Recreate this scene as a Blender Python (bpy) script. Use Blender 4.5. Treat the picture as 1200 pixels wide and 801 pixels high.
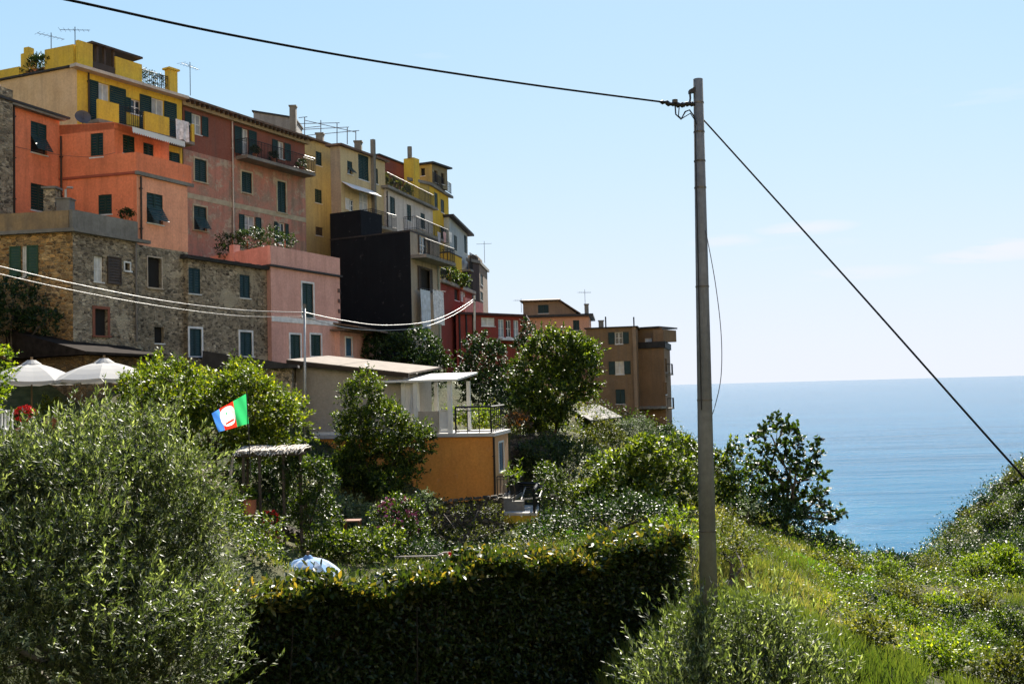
import bpy, math, random
import numpy as np
from mathutils import Matrix, Vector
R = random.Random(7)
RAD = math.radians
for o in list(bpy.data.objects): bpy.data.objects.remove(o)
SC = bpy.context.scene
COL = SC.collection

# ---------------------------------------------------------------- camera
F = 1167.0
PITCH, ROLL = RAD(2.65), RAD(1.5)
_f = np.array([0, math.cos(PITCH), math.sin(PITCH)])
_r0 = np.array([1., 0, 0]); _u0 = np.array([0, -math.sin(PITCH), math.cos(PITCH)])
_r = _r0*math.cos(ROLL) - _u0*math.sin(ROLL)
_u = _u0*math.cos(ROLL) + _r0*math.sin(ROLL)
def ray(px, py): return _f + _r*((px-600)/F) + _u*((400.5-py)/F)
def P(px, py, Y):
    d = ray(px, py); return d*(Y/d[1])
def PZ(px, py, z):
    d = ray(px, py); return d*(z/d[2])
cd = bpy.data.cameras.new('camera'); cam = bpy.data.objects.new('camera', cd); COL.objects.link(cam)
cam.matrix_world = Matrix(((_r[0], _u[0], -_f[0], 0), (_r[1], _u[1], -_f[1], 0), (_r[2], _u[2], -_f[2], 0), (0, 0, 0, 1)))
cd.sensor_width = 36; cd.lens = F/1200*36; cd.clip_end = 200000; cd.clip_start = .1
SC.camera = cam

# ---------------------------------------------------------------- materials
class NT:
    def __init__(s, name):
        s.m = bpy.data.materials.new(name); s.m.use_nodes = True
        s.t = s.m.node_tree; s.n = s.t.nodes; s.l = s.t.links
        s.out = s.n['Material Output']; s.b = s.n['Principled BSDF']
    def new(s, k, **kw):
        n = s.n.new(k)
        for a, v in kw.items(): setattr(n, a, v)
        return n
    def ln(s, a, b): s.l.new(a, b)
    def pos(s, sc=(1, 1, 1)):
        g = s.new('ShaderNodeNewGeometry'); v = s.new('ShaderNodeVectorMath', operation='MULTIPLY')
        s.ln(g.outputs['Position'], v.inputs[0]); v.inputs[1].default_value = sc
        return v.outputs[0]
    def noise(s, scale, vec=None, detail=4, rough=.55, dist=0):
        n = s.new('ShaderNodeTexNoise'); n.inputs['Scale'].default_value = scale
        n.inputs['Detail'].default_value = detail; n.inputs['Roughness'].default_value = rough
        n.inputs['Distortion'].default_value = dist
        s.ln(vec if vec is not None else s.pos(), n.inputs['Vector']); return n.outputs['Fac']
    def ramp(s, fac, stops, interp='LINEAR'):
        r = s.new('ShaderNodeValToRGB'); r.color_ramp.interpolation = interp
        e = r.color_ramp.elements
        while len(e) < len(stops): e.new(.5)
        for i, (p, c) in enumerate(stops):
            e[i].position = p; e[i].color = (c[0], c[1], c[2], 1) if not isinstance(c, (int, float)) else (c, c, c, 1)
        s.ln(fac, r.inputs[0]); return r.outputs[0]
    def mix(s, fac, a, b, mode='MIX'):
        m = s.new('ShaderNodeMix', data_type='RGBA', blend_type=mode)
        for v, i in ((fac, 0), (a, 6), (b, 7)):
            if isinstance(v, (int, float)): m.inputs[i].default_value = v if i == 0 else (v, v, v, 1)
            elif isinstance(v, tuple): m.inputs[i].default_value = (*v, 1)
            else: s.ln(v, m.inputs[i])
        return m.outputs[2]
    def bump(s, h, strength=.3, dist=.02):
        b = s.new('ShaderNodeBump'); b.inputs['Strength'].default_value = strength; b.inputs['Distance'].default_value = dist
        s.ln(h, b.inputs['Height']); s.ln(b.outputs[0], s.b.inputs['Normal'])
    def base(s, c): 
        if isinstance(c, tuple): s.b.inputs['Base Color'].default_value = (*c, 1)
        else: s.ln(c, s.b.inputs['Base Color'])
    def rough(s, v): s.b.inputs['Roughness'].default_value = v
MATS = {}
def plain(name, c, rough=.6, metal=0, var=.25, scale=3, spec=.35):
    if name in MATS: return MATS[name]
    t = NT(name); n = t.noise(scale, detail=5)
    k = t.ramp(n, [(.3, 1-var), (.7, 1+var*.6)])
    t.base(t.mix(1.0, tuple(c), k, 'MULTIPLY')); t.rough(rough)
    t.b.inputs['Metallic'].default_value = metal; t.b.inputs['Specular IOR Level'].default_value = spec
    t.bump(t.noise(scale*8), .15, .01)
    MATS[name] = t.m; return t.m
def stucco(name, c, c2=None, patch=.5, streak=.35, dirt=(.1, .09, .075), sc=.7, exposed=None):
    """lime plaster: base tint, a second faded tint in patches, water streaks, optional bare patches"""
    if name in MATS: return MATS[name]
    t = NT(name)
    c2 = c2 or tuple(x*.75 for x in c)
    a = t.ramp(t.noise(sc, detail=9, rough=.66, dist=.3), [(.5-.10, 0), (.5+.12, 1)])
    a2 = t.mix(1.0, a, patch, 'MULTIPLY')
    col = t.mix(a2, tuple(c), tuple(c2))
    if exposed:
        e = t.ramp(t.noise(sc*1.0, t.pos((1, 1, 1.5)), detail=10, rough=.72, dist=.15), [(exposed[1], 0), (exposed[1]+.07, .85)])
        col = t.mix(e, col, exposed[0])
    s = t.ramp(t.noise(1.0, t.pos((2.6, 2.6, .22)), detail=6, rough=.6), [(.46, 0), (.72, 1)])
    col = t.mix(t.mix(1.0, s, streak, 'MULTIPLY'), col, dirt)
    # thin runs of grime and small scuffs
    s2 = t.ramp(t.noise(1.0, t.pos((7, 7, .5)), detail=5, rough=.7), [(.56, 0), (.74, 1)])
    col = t.mix(t.mix(1.0, s2, min(1., streak*1.2), 'MULTIPLY'), col, tuple(x*.45 for x in c))
    s3 = t.ramp(t.noise(2.2, detail=8, rough=.75), [(.60, 0), (.68, 1)])
    col = t.mix(t.mix(1.0, s3, .28, 'MULTIPLY'), col, tuple(min(1, x*.6+.14) for x in c))
    g = t.ramp(t.noise(9, detail=6, rough=.7), [(.25, .76), (.75, 1.12)])
    col = t.mix(1.0, col, g, 'MULTIPLY')
    t.base(col); t.rough(.9); t.b.inputs['Specular IOR Level'].default_value = .2
    t.bump(t.noise(14, detail=6, rough=.7), .35, .02)
    MATS[name] = t.m; return t.m
def stone(name, cols, mortar, sc=3.2, plaster=None, pamt=.6):
    if name in MATS: return MATS[name]
    t = NT(name)
    wob = t.new('ShaderNodeTexNoise'); wob.inputs['Scale'].default_value = 1.7; wob.inputs['Detail'].default_value = 3
    t.ln(t.pos(), wob.inputs['Vector'])
    sub = t.new('ShaderNodeVectorMath', operation='MULTIPLY_ADD')
    t.ln(wob.outputs['Color'], sub.inputs[0]); sub.inputs[1].default_value = (.25, .25, .2)
    t.ln(t.pos((1, 1, 1.9)), sub.inputs[2])
    v = t.new('ShaderNodeTexVoronoi'); v.inputs['Scale'].default_value = sc; v.inputs['Randomness'].default_value = .95
    t.ln(sub.outputs[0], v.inputs['Vector'])
    v2 = t.new('ShaderNodeTexVoronoi', feature='DISTANCE_TO_EDGE'); v2.inputs['Scale'].default_value = sc; v2.inputs['Randomness'].default_value = .95
    t.ln(sub.outputs[0], v2.inputs['Vector'])
    sep = t.new('ShaderNodeSeparateColor'); t.ln(v.outputs['Color'], sep.inputs[0])
    st = [(i/(len(cols)-1), c) for i, c in enumerate(cols)]
    col = t.ramp(sep.outputs[0], st)
    col = t.mix(1.0, col, t.ramp(t.noise(7, detail=7, rough=.7), [(.25, .55), (.75, 1.35)]), 'MULTIPLY')
    e = t.ramp(v2.outputs[0], [(.02, 1), (.09, 0)])
    col = t.mix(e, col, mortar)
    if plaster:
        pp = t.ramp(t.noise(.8, detail=8, rough=.68, dist=.8), [(pamt, 0), (pamt+.05, 1)])
        col = t.mix(pp, col, plaster)
    big = t.ramp(t.noise(.5, detail=5), [(.3, .7), (.7, 1.2)])
    col = t.mix(1.0, col, big, 'MULTIPLY')
    t.base(col); t.rough(.95); t.b.inputs['Specular IOR Level'].default_value = .15
    t.bump(t.ramp(v2.outputs[0], [(0, 0), (.15, 1)]), .8, .05)
    MATS[name] = t.m; return t.m
def leafmat(name, dark, mid, light, trans=.35, rough=.38, tint=None, spec=.5):
    """leaf: per-leaf tone from the 'tone' attribute; thin, so light also comes through it"""
    if name in MATS: return MATS[name]
    t = NT(name)
    at = t.new('ShaderNodeAttribute', attribute_name='tone')
    col = t.ramp(at.outputs['Fac'], [(0, dark), (.55, mid), (1, light)])
    t.base(col); t.rough(rough); t.b.inputs['Specular IOR Level'].default_value = spec
    tr = t.new('ShaderNodeBsdfTranslucent')
    tint = tint or (1.5, 1.55, .55)
    m = t.mix(1.0, col, tint, 'MULTIPLY'); t.ln(m, tr.inputs['Color'])
    mx = t.new('ShaderNodeMixShader'); mx.inputs[0].default_value = trans
    t.ln(t.b.outputs[0], mx.inputs[1]); t.ln(tr.outputs[0], mx.inputs[2]); t.ln(mx.outputs[0], t.out.inputs['Surface'])
    MATS[name] = t.m; return t.m
def glass(name='window_glass', c=(.02, .028, .035)):
    if name in MATS: return MATS[name]
    t = NT(name); t.base(c); t.rough(.08); t.bump(t.noise(1.2), .25, .02); MATS[name] = t.m; return t.m

# ---------------------------------------------------------------- meshes
ORG = {}
class MB:
    def __init__(s): s.v = []; s.f = []
    def face(s, pts):
        b = len(s.v); s.v += [tuple(map(float, p)) for p in pts]; s.f.append(tuple(range(b, b+len(pts))))
    def box8(s, p):   # p: 8 points, bottom ring 0-3, top ring 4-7
        b = len(s.v); s.v += [tuple(map(float, q)) for q in p]
        for q in ((3, 2, 1, 0), (4, 5, 6, 7), (0, 1, 5, 4), (1, 2, 6, 5), (2, 3, 7, 6), (3, 0, 4, 7)): s.f.append(tuple(b+i for i in q))
    def box(s, lo, hi):
        (a, b, c), (d, e, f) = lo, hi
        s.box8([(a, b, c), (d, b, c), (d, e, c), (a, e, c), (a, b, f), (d, b, f), (d, e, f), (a, e, f)])
    def prism(s, ring, z0, z1):
        n = len(ring); b = len(s.v)
        zt = z1 if isinstance(z1, (list, tuple)) else [z1]*n
        s.v += [(float(p[0]), float(p[1]), float(z0)) for p in ring] + [(float(p[0]), float(p[1]), float(zt[i])) for i, p in enumerate(ring)]
        s.f.append(tuple(b+i for i in reversed(range(n)))); s.f.append(tuple(b+n+i for i in range(n)))
        for i in range(n): j = (i+1) % n; s.f.append((b+i, b+j, b+n+j, b+n+i))
    def tube(s, pts, r, n=6, cap=True):
        pts = [np.array(p, float) for p in pts]; rr = r if isinstance(r, (list, tuple)) else [r]*len(pts)
        b = len(s.v); up = np.array([0, 0, 1.])
        for i, p in enumerate(pts):
            t = pts[min(i+1, len(pts)-1)] - pts[max(i-1, 0)]; t = t/(np.linalg.norm(t)+1e-9)
            a = np.cross(t, up if abs(t[2]) < .95 else np.array([1., 0, 0])); a /= np.linalg.norm(a); c = np.cross(t, a)
            for k in range(n):
                q = 2*math.pi*k/n; s.v.append(tuple(p + rr[i]*(math.cos(q)*a + math.sin(q)*c)))
        for i in range(len(pts)-1):
            for k in range(n):
                j = (k+1) % n; s.f.append((b+i*n+k, b+i*n+j, b+(i+1)*n+j, b+(i+1)*n+k))
        if cap: s.f.append(tuple(b+k for k in reversed(range(n)))); s.f.append(tuple(b+(len(pts)-1)*n+k for k in range(n)))
    def lathe(s, c, prof, n=16, wob=0):
        b = len(s.v)
        for (r, z) in prof:
            for k in range(n):
                q = 2*math.pi*k/n; s.v.append((c[0]+r*math.cos(q), c[1]+r*math.sin(q), c[2]+z))
        for i in range(len(prof)-1):
            for k in range(n):
                j = (k+1) % n; s.f.append((b+i*n+k, b+i*n+j, b+(i+1)*n+j, b+(i+1)*n+k))
def link(name, me, mats, parent=None, loc=None, smooth=False):
    for m in (mats if isinstance(mats, (list, tuple)) else [mats]): me.materials.append(m)
    if smooth:
        me.polygons.foreach_set('use_smooth', [True]*len(me.polygons))
    o = bpy.data.objects.new(name, me); COL.objects.link(o)
    if parent is not None:
        o.parent = parent; org = ORG[parent.name]
    else: org = np.zeros(3) if loc is None else np.array(loc, float)
    if np.any(org): me.transform(Matrix.Translation(Vector(-org)))
    if parent is None: o.location = Vector(org)
    ORG[o.name] = org; return o
def build(name, mb, mats, parent=None, loc=None, smooth=False):
    me = bpy.data.meshes.new(name); me.from_pydata(mb.v, [], mb.f); me.update()
    return link(name, me, mats, parent, loc, smooth)
def tag(o, label=None, cat=None, group=None, kind=None):
    if label: o['label'] = label
    if cat: o['category'] = cat
    if group: o['group'] = group
    if kind: o['kind'] = kind
    return o
def thing(name, label, cat, loc, group=None):
    o = bpy.data.objects.new(name, None); COL.objects.link(o); o.empty_display_size = .3
    o.location = Vector([float(x) for x in loc]); ORG[o.name] = np.array(loc, float)
    return tag(o, label, cat, group)
def copy_tree(src, loc, rz=0, scale=1, label=None, group=None):
    c = src.copy(); COL.objects.link(c); c.location = Vector([float(x) for x in loc]); c.rotation_euler = (0, 0, rz); c.scale = (scale,)*3
    if label: c['label'] = label
    if group: c['group'] = group
    for ch in src.children:
        d = ch.copy(); COL.objects.link(d); d.parent = c
        for g in ch.children: e = g.copy(); COL.objects.link(e); e.parent = d
    return c

# ---------------------------------------------------------------- facades
class Fac:
    """a vertical wall plane from A to B (xy), seen from the camera side"""
    def __init__(s, A, B, z0, zt):
        s.A = np.array(A[:2], float); s.B = np.array(B[:2], float); d = s.B - s.A; s.L = float(np.linalg.norm(d)); s.d = d/s.L
        s.n = np.array([s.d[1], -s.d[0]])
        if np.dot(s.n, -(s.A+s.B)/2) < 0: s.n = -s.n
        s.z0 = z0; s.zt = zt if isinstance(zt, (tuple, list)) else (zt, zt); s.holes = []
    def sz(s, px, py):
        d = ray(px, py); M = np.array([[d[0], -s.d[0]], [d[1], -s.d[1]]]); t, q = np.linalg.solve(M, s.A); return q, t*d[2]
    def rect(s, r):
        x0, y0, x1, y1 = r; ym = (y0+y1)/2; xm = (x0+x1)/2
        a = s.sz(x0, ym)[0]; b = s.sz(x1, ym)[0]
        return min(a, b), s.sz(xm, y1)[1], max(a, b), s.sz(xm, y0)[1]
    def w(s, q, z, out=0.): p = s.A + s.d*q + s.n*out; return (p[0], p[1], z)
    def box(s, mb, q0, q1, z0, z1, o0, o1):
        mb.box8([s.w(q0, z0, o0), s.w(q1, z0, o0), s.w(q1, z0, o1), s.w(q0, z0, o1), s.w(q0, z1, o0), s.w(q1, z1, o0), s.w(q1, z1, o1), s.w(q0, z1, o1)])
    def top(s, q): return s.zt[0] + (s.zt[1]-s.zt[0])*q/s.L
    def wall(s, mb, reveal=.16):
        H = [(max(.02, a), max(s.z0+.02, b), min(s.L-.02, c), min(d, s.top((a+c)/2)-.02)) for a, b, c, d in s.holes]
        H = [h for h in H if h[2] > h[0] and h[3] > h[1]]
        Q = sorted({0., s.L, *[h[0] for h in H], *[h[2] for h in H]}); zm = min(s.zt)
        Z = sorted({s.z0, zm, *[min(h[1], zm) for h in H], *[min(h[3], zm) for h in H]})
        for i in range(len(Q)-1):
            a, b = Q[i], Q[i+1]
            if b-a < 1e-5: continue
            for j in range(len(Z)-1):
                c, d = Z[j], Z[j+1]
                if d-c < 1e-5: continue
                m, k = (a+b)/2, (c+d)/2
                if any(h[0] < m < h[2] and h[1] < k < h[3] for h in H): continue
                mb.face([s.w(a, c), s.w(b, c), s.w(b, d), s.w(a, d)])
            if s.zt[0] != s.zt[1]:
                mb.face([s.w(a, zm), s.w(b, zm), s.w(b, s.top(b)), s.w(a, s.top(a))])
        for a, b, c, d in H:
            d = min(d, zm) if d > zm else d
            for (p, q, z, y) in ((a, a, b, d), (c, c, b, d)):
                mb.face([s.w(p, z), s.w(q, y), s.w(q, y, -reveal), s.w(p, z, -reveal)])
            for z in (b, d): mb.face([s.w(a, z), s.w(c, z), s.w(c, z, -reveal), s.w(a, z, -reveal)])
            mb.face([s.w(a, b, -reveal), s.w(c, b, -reveal), s.w(c, d, -reveal), s.w(a, d, -reveal)])

GREEN = (.008, .028, .022)
def M_shutter(c=GREEN, n='green_shutter_paint'): return plain(n, c, .55, var=.3)
M_frame = lambda: plain('white_window_paint', (.6, .6, .58), .5)
def leaf_panel(fac, q0, q1, z0, z1, o0, o1):
    mb = MB(); t = .05
    fac.box(mb, q0, q0+t, z0, z1, o0, o1); fac.box(mb, q1-t, q1, z0, z1, o0, o1)
    fac.box(mb, q0+t, q1-t, z0, z0+t, o0, o1-.003); fac.box(mb, q0+t, q1-t, z1-t, z1, o0, o1-.003)
    n = max(4, int((z1-z0-2*t)/.11)); h = (z1-z0-2*t)/n
    for i in range(n):
        z = z0+t+i*h
        mb.face([fac.w(q0+t, z, o1-.008), fac.w(q1-t, z, o1-.008), fac.w(q1-t, z+h, o0+.008), fac.w(q0+t, z+h, o0+.008)])
    return mb
def window(root, fac, r, kind='closed', sh=None, surround=None, sw=.1, sill=False, label=None, name='window', pane_c=None, side=None):
    """kinds: closed (shutters shut), open (glass with leaves folded back, side widths), flap (lower half propped out), glass, hole, door"""
    q0, z0, q1, z1 = fac.rect(r); fac.holes.append((q0, z0, q1, z1)); sh = sh or M_shutter()
    mb = MB(); fm = surround or M_frame()
    if surround is not None:
        e = .03
        for a in ((q0-sw, q0, z0-(sw if sill else 0), z1+sw), (q1, q1+sw, z0-(sw if sill else 0), z1+sw)): fac.box(mb, *a, 0.0, e)
        fac.box(mb, q0, q1, z1, z1+sw, 0.0, e)
        fac.box(mb, q0-sw-.03 if not sill else q0, q1+sw+.03 if not sill else q1, z0-.07, z0, 0, e+.05)
    else:
        fac.box(mb, q0-.04, q1+.04, z0-.06, z0-.002, 0, .05)
    fr = build(name, mb, fm, root)
    if label: fr['label'] = label
    m = .03; qm = (q0+q1)/2
    if kind in ('closed', 'flap'):
        for a, b in ((q0+.01, qm-.005), (qm+.005, q1-.01)):
            if kind == 'closed': build('shutter', leaf_panel(fac, a, b, z0+.01, z1-.01, -.07, -.02), sh, fr)
            else:
                zm = z0 + (z1-z0)*.52
                build('shutter', leaf_panel(fac, a, b, zm, z1-.01, -.07, -.02), sh, fr)
        if kind == 'flap':
            f = MB(); L = (zm-z0); n = 6; a, b = q0+.02, q1-.02
            for i in range(n):
                t0 = i/n; t1 = (i+.8)/n
                f.box8([fac.w(a, zm-L*.9*t1, -.02+.42*t1), fac.w(b, zm-L*.9*t1, -.02+.42*t1), fac.w(b, zm-L*.9*t1, .01+.42*t1), fac.w(a, zm-L*.9*t1, .01+.42*t1),
                        fac.w(a, zm-L*.9*t0, -.02+.42*t0), fac.w(b, zm-L*.9*t0, -.02+.42*t0), fac.w(b, zm-L*.9*t0, .01+.42*t0), fac.w(a, zm-L*.9*t0, .01+.42*t0)])
            build('shutter_flap', f, sh, fr)
            p = MB(); p.face([fac.w(q0, z0, -.12), fac.w(q1, z0, -.12), fac.w(q1, zm, -.12), fac.w(q0, zm, -.12)]); build('pane', p, glass(), fr)
    elif kind in ('open', 'glass', 'door'):
        f = MB(); t = .055
        for a in ((q0, q0+t), (q1-t, q1), (qm-t*.6, qm+t*.6)): fac.box(f, *a, z0, z1, -.13, -.08)
        for a in ((z0, z0+t), (z1-t, z1), ((z0+z1)/2-.02, (z0+z1)/2+.02)): fac.box(f, q0+t, q1-t, a[0], a[1], -.127, -.083)
        build('frame', f, M_frame(), fr)
        p = MB(); p.face([fac.w(q0, z0, -.11), fac.w(q1, z0, -.11), fac.w(q1, z1, -.11), fac.w(q0, z1, -.11)])
        pm = glass() if pane_c is None else plain('curtain_%d' % int(pane_c[0]*100), pane_c, .5)  # tone serves curtains and also a reflection painted on glass
        build('pane', p, pm, fr)
        if kind == 'open':
            w = (q1-q0)/2
            lw, rw = side or (w, w)
            if lw: build('shutter', leaf_panel(fac, q0-lw, q0-.01, z0, z1, .015, .06), sh, fr)
            if rw: build('shutter', leaf_panel(fac, q1+.01, q1+rw, z0, z1, .015, .06), sh, fr)
    elif kind == 'hole':
        p = MB(); p.face([fac.w(q0, z0, -.15), fac.w(q1, z0, -.15), fac.w(q1, z1, -.15), fac.w(q0, z1, -.15)]); build('pane', p, plain('dark_interior', (.012, .011, .01), .9), fr)  # near-black sheet with the unlit room's darkness put into its colour
    return fr
def railing(root, pts, z, h, mat, name='railing', gap=.13, r=.012, parent_is_thing=True, curl=False):
    """iron railing along a polyline of xy points at floor height z (or list of z)"""
    mb = MB(); zs = z if isinstance(z, (list, tuple)) else [z]*len(pts)
    for i in range(len(pts)-1):
        a, b = np.array(pts[i][:2]), np.array(pts[i+1][:2]); L = np.linalg.norm(b-a); n = max(1, int(L/gap))
        za, zb = zs[i], zs[i+1]
        for hh, rr in ((h, r*2), (.08, r*1.3), (h*.86, r)): mb.tube([(*a, za+hh), (*b, zb+hh)], rr, 4)
        for k in range(n+1):
            t = k/n; p = a+(b-a)*t; zz = za+(zb-za)*t
            mb.tube([(*p, zz), (*p, zz+h)], r*(1.8 if k % 10 == 0 else 1), 4, False)
    return build(name, mb, mat, root)
def slab(fac, q0, q1, zt, th, depth, mat, root, name='balcony_slab'):
    mb = MB(); fac.box(mb, q0, q1, zt-th, zt, 0.002, depth); return build(name, mb, mat, root)
def pipe_down(fac, px, y0, y1, mat, root, r=.045, name='downpipe'):
    q = fac.sz(px, (y0+y1)/2)[0]; za = fac.sz(px, y0)[1]; zb = fac.sz(px, y1)[1]
    mb = MB(); mb.tube([fac.w(q, za, .08), fac.w(q, zb, .08)], r, 8)
    z = zb+.6
    while z < za-.2:
        fac.box(mb, q-r-.02, q+r+.02, z, z+.04, 0.002, .13); z += 1.8
    return build(name, mb, mat, root)
def block(root, ring, z0, z1, mat, name): mb = MB(); mb.prism(ring, z0, z1); return build(name, mb, mat, root)
# ---------------------------------------------------------------- terrain
def cp(px, row, Y): p = P(px, row, Y); return (p[0], p[1], p[2])
CPS = [(0, -4, -1.6), (0, 1, -1.9), (0, 5, -3.2), (-5, 6, -3.4), (6, 6, -3.0), (-4, 11, -4.9), (0, 12, -5.1), (4, 10, -4.4), (1, 15.5, -5.6),
       (-8, 14, -5.6), (-12, 8, -3.5), (-4.5, 16.5, -6.2), (0, 18.5, -6.3), (4, 20.5, -5.6), (10, 8, -4.4), (12, 15, -6.2),
       cp(830, 692, 17), cp(870, 700, 19), cp(850, 640, 24), cp(872, 617, 28), cp(925, 632, 37), cp(985, 662, 41), cp(1015, 677, 46),
       cp(950, 700, 26), cp(1000, 740, 22), cp(1050, 790, 18), cp(1100, 745, 32), cp(1150, 700, 60), cp(1055, 690, 60),
       cp(1105, 668, 100), cp(1022, 682, 80), cp(1088, 657, 120), cp(1128, 620, 140), cp(1200, 650, 110), cp(1195, 596, 160), cp(1155, 622, 155),
       cp(1260, 550, 170), cp(1350, 490, 180), cp(1300, 620, 100), cp(1350, 640, 60), cp(1400, 700, 35), cp(1090, 648, 135), cp(1062, 668, 118),
       (30, 10, -8), (45, 30, -8), (80, 60, 0), (110, 130, 25), (60, 20, -2),
       cp(-40, 525, 34), cp(60, 525, 33), cp(170, 525, 34), cp(0, 520, 25), cp(357, 526, 42), cp(300, 520, 38), cp(300, 610, 31), cp(250, 600, 25),
       cp(170, 425, 43), cp(60, 420, 41), cp(-60, 420, 40), cp(270, 432, 50), cp(370, 432, 56), cp(420, 445, 58),
       (-25, 58, 3), (-20, 70, 5), (-40, 60, 12), (-60, 80, 24), (-12, 80, 5), (-20, 95, 9), (-50, 110, 25), (-5, 95, 4), (-10, 110, 5), (-30, 20, -1), (-45, 40, 5),
       cp(480, 470, 60), cp(560, 500, 62), cp(500, 420, 68), cp(390, 522, 46.5), cp(480, 553, 46), cp(560, 592, 45.5), cp(598, 610, 45),
       cp(400, 600, 38), cp(330, 640, 32), cp(360, 700, 27), cp(440, 660, 33), cp(520, 655, 38), cp(600, 655, 40), cp(640, 635, 38), cp(690, 610, 42), cp(740, 620, 34),
       cp(600, 512, 54), cp(620, 508, 57), cp(640, 600, 50), cp(700, 580, 52), cp(690, 520, 66), cp(740, 505, 85), cp(790, 512, 82), cp(800, 540, 60),
       cp(700, 512, 74), cp(655, 505, 70), cp(725, 512, 90), cp(600, 480, 76), cp(560, 470, 72), cp(620, 500, 62), cp(830, 590, 46), cp(890, 606, 43), cp(780, 640, 24), cp(700, 660, 22),
       cp(830, 530, 85), cp(900, 600, 62), cp(960, 660, 60), cp(1010, 720, 75),
       (15, 110, -40), (22, 95, -32), (5, 130, -45), (-10, 150, -30), (-60, 160, 0), (20, 150, -75), (-30, 200, -80), (30, 200, -110), (60, 230, -105), (100, 260, -100),
       (-100, 250, -60), (60, 185, -55), (45, 150, -50), (0, 300, -115), (150, 300, -100), (160, 200, 0), (-160, 100, 60), (-160, 0, 60), (120, 0, 10), (0, -60, 34), (-80, -60, 52), (80, -60, 40), (0, -150, 95), (-120, -140, 110), (130, -140, 95), (0, -25, 6),  # unseen slope behind the viewpoint raised to bounce more light forward
       (0, 500, -130), (-300, 400, -110), (300, 450, -110), (-300, 150, 40), (300, 200, 60), (250, -50, 60), (-300, -50, 90)]
CP = np.array(CPS, float)
def _k(d): return np.sqrt(d*d + 1.0)
def _w(x, y): return np.stack([x, y], -1)
_XY = CP[:, :2]
_D = np.linalg.norm(_XY[:, None]-_XY[None], axis=-1)
_A = _k(_D) + np.eye(len(CP))*(-.06*_k(_D).std()*0)
_A -= np.diag(np.full(len(CP), .5))
_PM = np.c_[np.ones(len(CP)), _XY]
_S = np.block([[_A, _PM], [_PM.T, np.zeros((3, 3))]])
_C = np.linalg.solve(_S, np.r_[CP[:, 2], 0, 0, 0])
def Hs(x, y):
    x = np.asarray(x, float); y = np.asarray(y, float); sh = x.shape; x = x.ravel(); y = y.ravel(); out = np.empty(len(x))
    for i in range(0, len(x), 20000):
        a = x[i:i+20000]; b = y[i:i+20000]
        k = _k(np.hypot(a[:, None]-_XY[:, 0], b[:, None]-_XY[:, 1]))
        out[i:i+20000] = k@_C[:-3] + _C[-3] + a*_C[-2] + b*_C[-1]
    d = np.hypot(x, y)
    s = np.clip(d/60, .12, 1.6)
    out += s*(.35*np.sin(x*.35+1.3*np.sin(y*.21))*np.cos(y*.31) + .12*np.sin(x*1.1+y*.7)*np.sin(y*1.3-x*.4))
    return out.reshape(sh)
def G(x, y): return float(Hs(np.array([x]), np.array([y]))[0])

def ground():
    # polar sheet round the camera: fine where the photo looks, reaching beyond the shore
    na, nr = 420, 330
    ang = np.concatenate([np.linspace(-math.pi, -1.0, 50)[:-1], np.linspace(-1.0, 1.0, na-100), np.linspace(1.0, math.pi, 51)[1:]])
    rad = np.geomspace(1.2, 900, nr)
    A, D = np.meshgrid(ang, rad); X = D*np.sin(A); Y = D*np.cos(A); Z = Hs(X, Y)
    Z = np.where(D > 420, np.minimum(Z, -95-(D-420)*.2), Z)
    nA = len(ang); v = np.stack([X, Y, Z], -1).reshape(-1, 3)
    i = np.arange(nr-1)[:, None]*nA + np.arange(nA-1)[None]; i = i.ravel()
    f = np.stack([i, i+1, i+1+nA, i+nA], -1)
    me = bpy.data.meshes.new('ground'); me.from_pydata(v.tolist(), [], f.tolist()); me.update()
    t = NT('hillside_soil_and_grass')
    n = t.noise(.35, detail=8, rough=.65)
    c = t.ramp(n, [(.3, (.022, .028, .010)), (.48, (.05, .058, .018)), (.62, (.095, .085, .04)), (.75, (.085, .065, .042))])
    c = t.mix(1.0, c, t.ramp(t.noise(5, detail=8, rough=.7), [(.25, .45), (.75, 1.4)]), 'MULTIPLY')
    # unseen slope behind the viewpoint coloured pale to bounce warm light onto shaded walls
    sx_ = t.new('ShaderNodeSeparateXYZ'); t.ln(t.pos(), sx_.inputs[0]); mr = t.new('ShaderNodeMapRange'); mr.inputs[1].default_value = -2; mr.inputs[2].default_value = -12
    t.ln(sx_.outputs[1], mr.inputs[0]); c = t.mix(mr.outputs[0], c, t.ramp(t.noise(.6, detail=8), [(.35, (.24, .2, .13)), (.6, (.42, .35, .25))]))
    t.base(c); t.rough(.95); t.b.inputs['Specular IOR Level'].default_value = .15; t.bump(t.noise(6, detail=8, rough=.75), 1, .12)
    o = link('ground', me, t.m, smooth=True); tag(o, kind='structure')
ground()
SEA_Z = -85.
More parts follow.
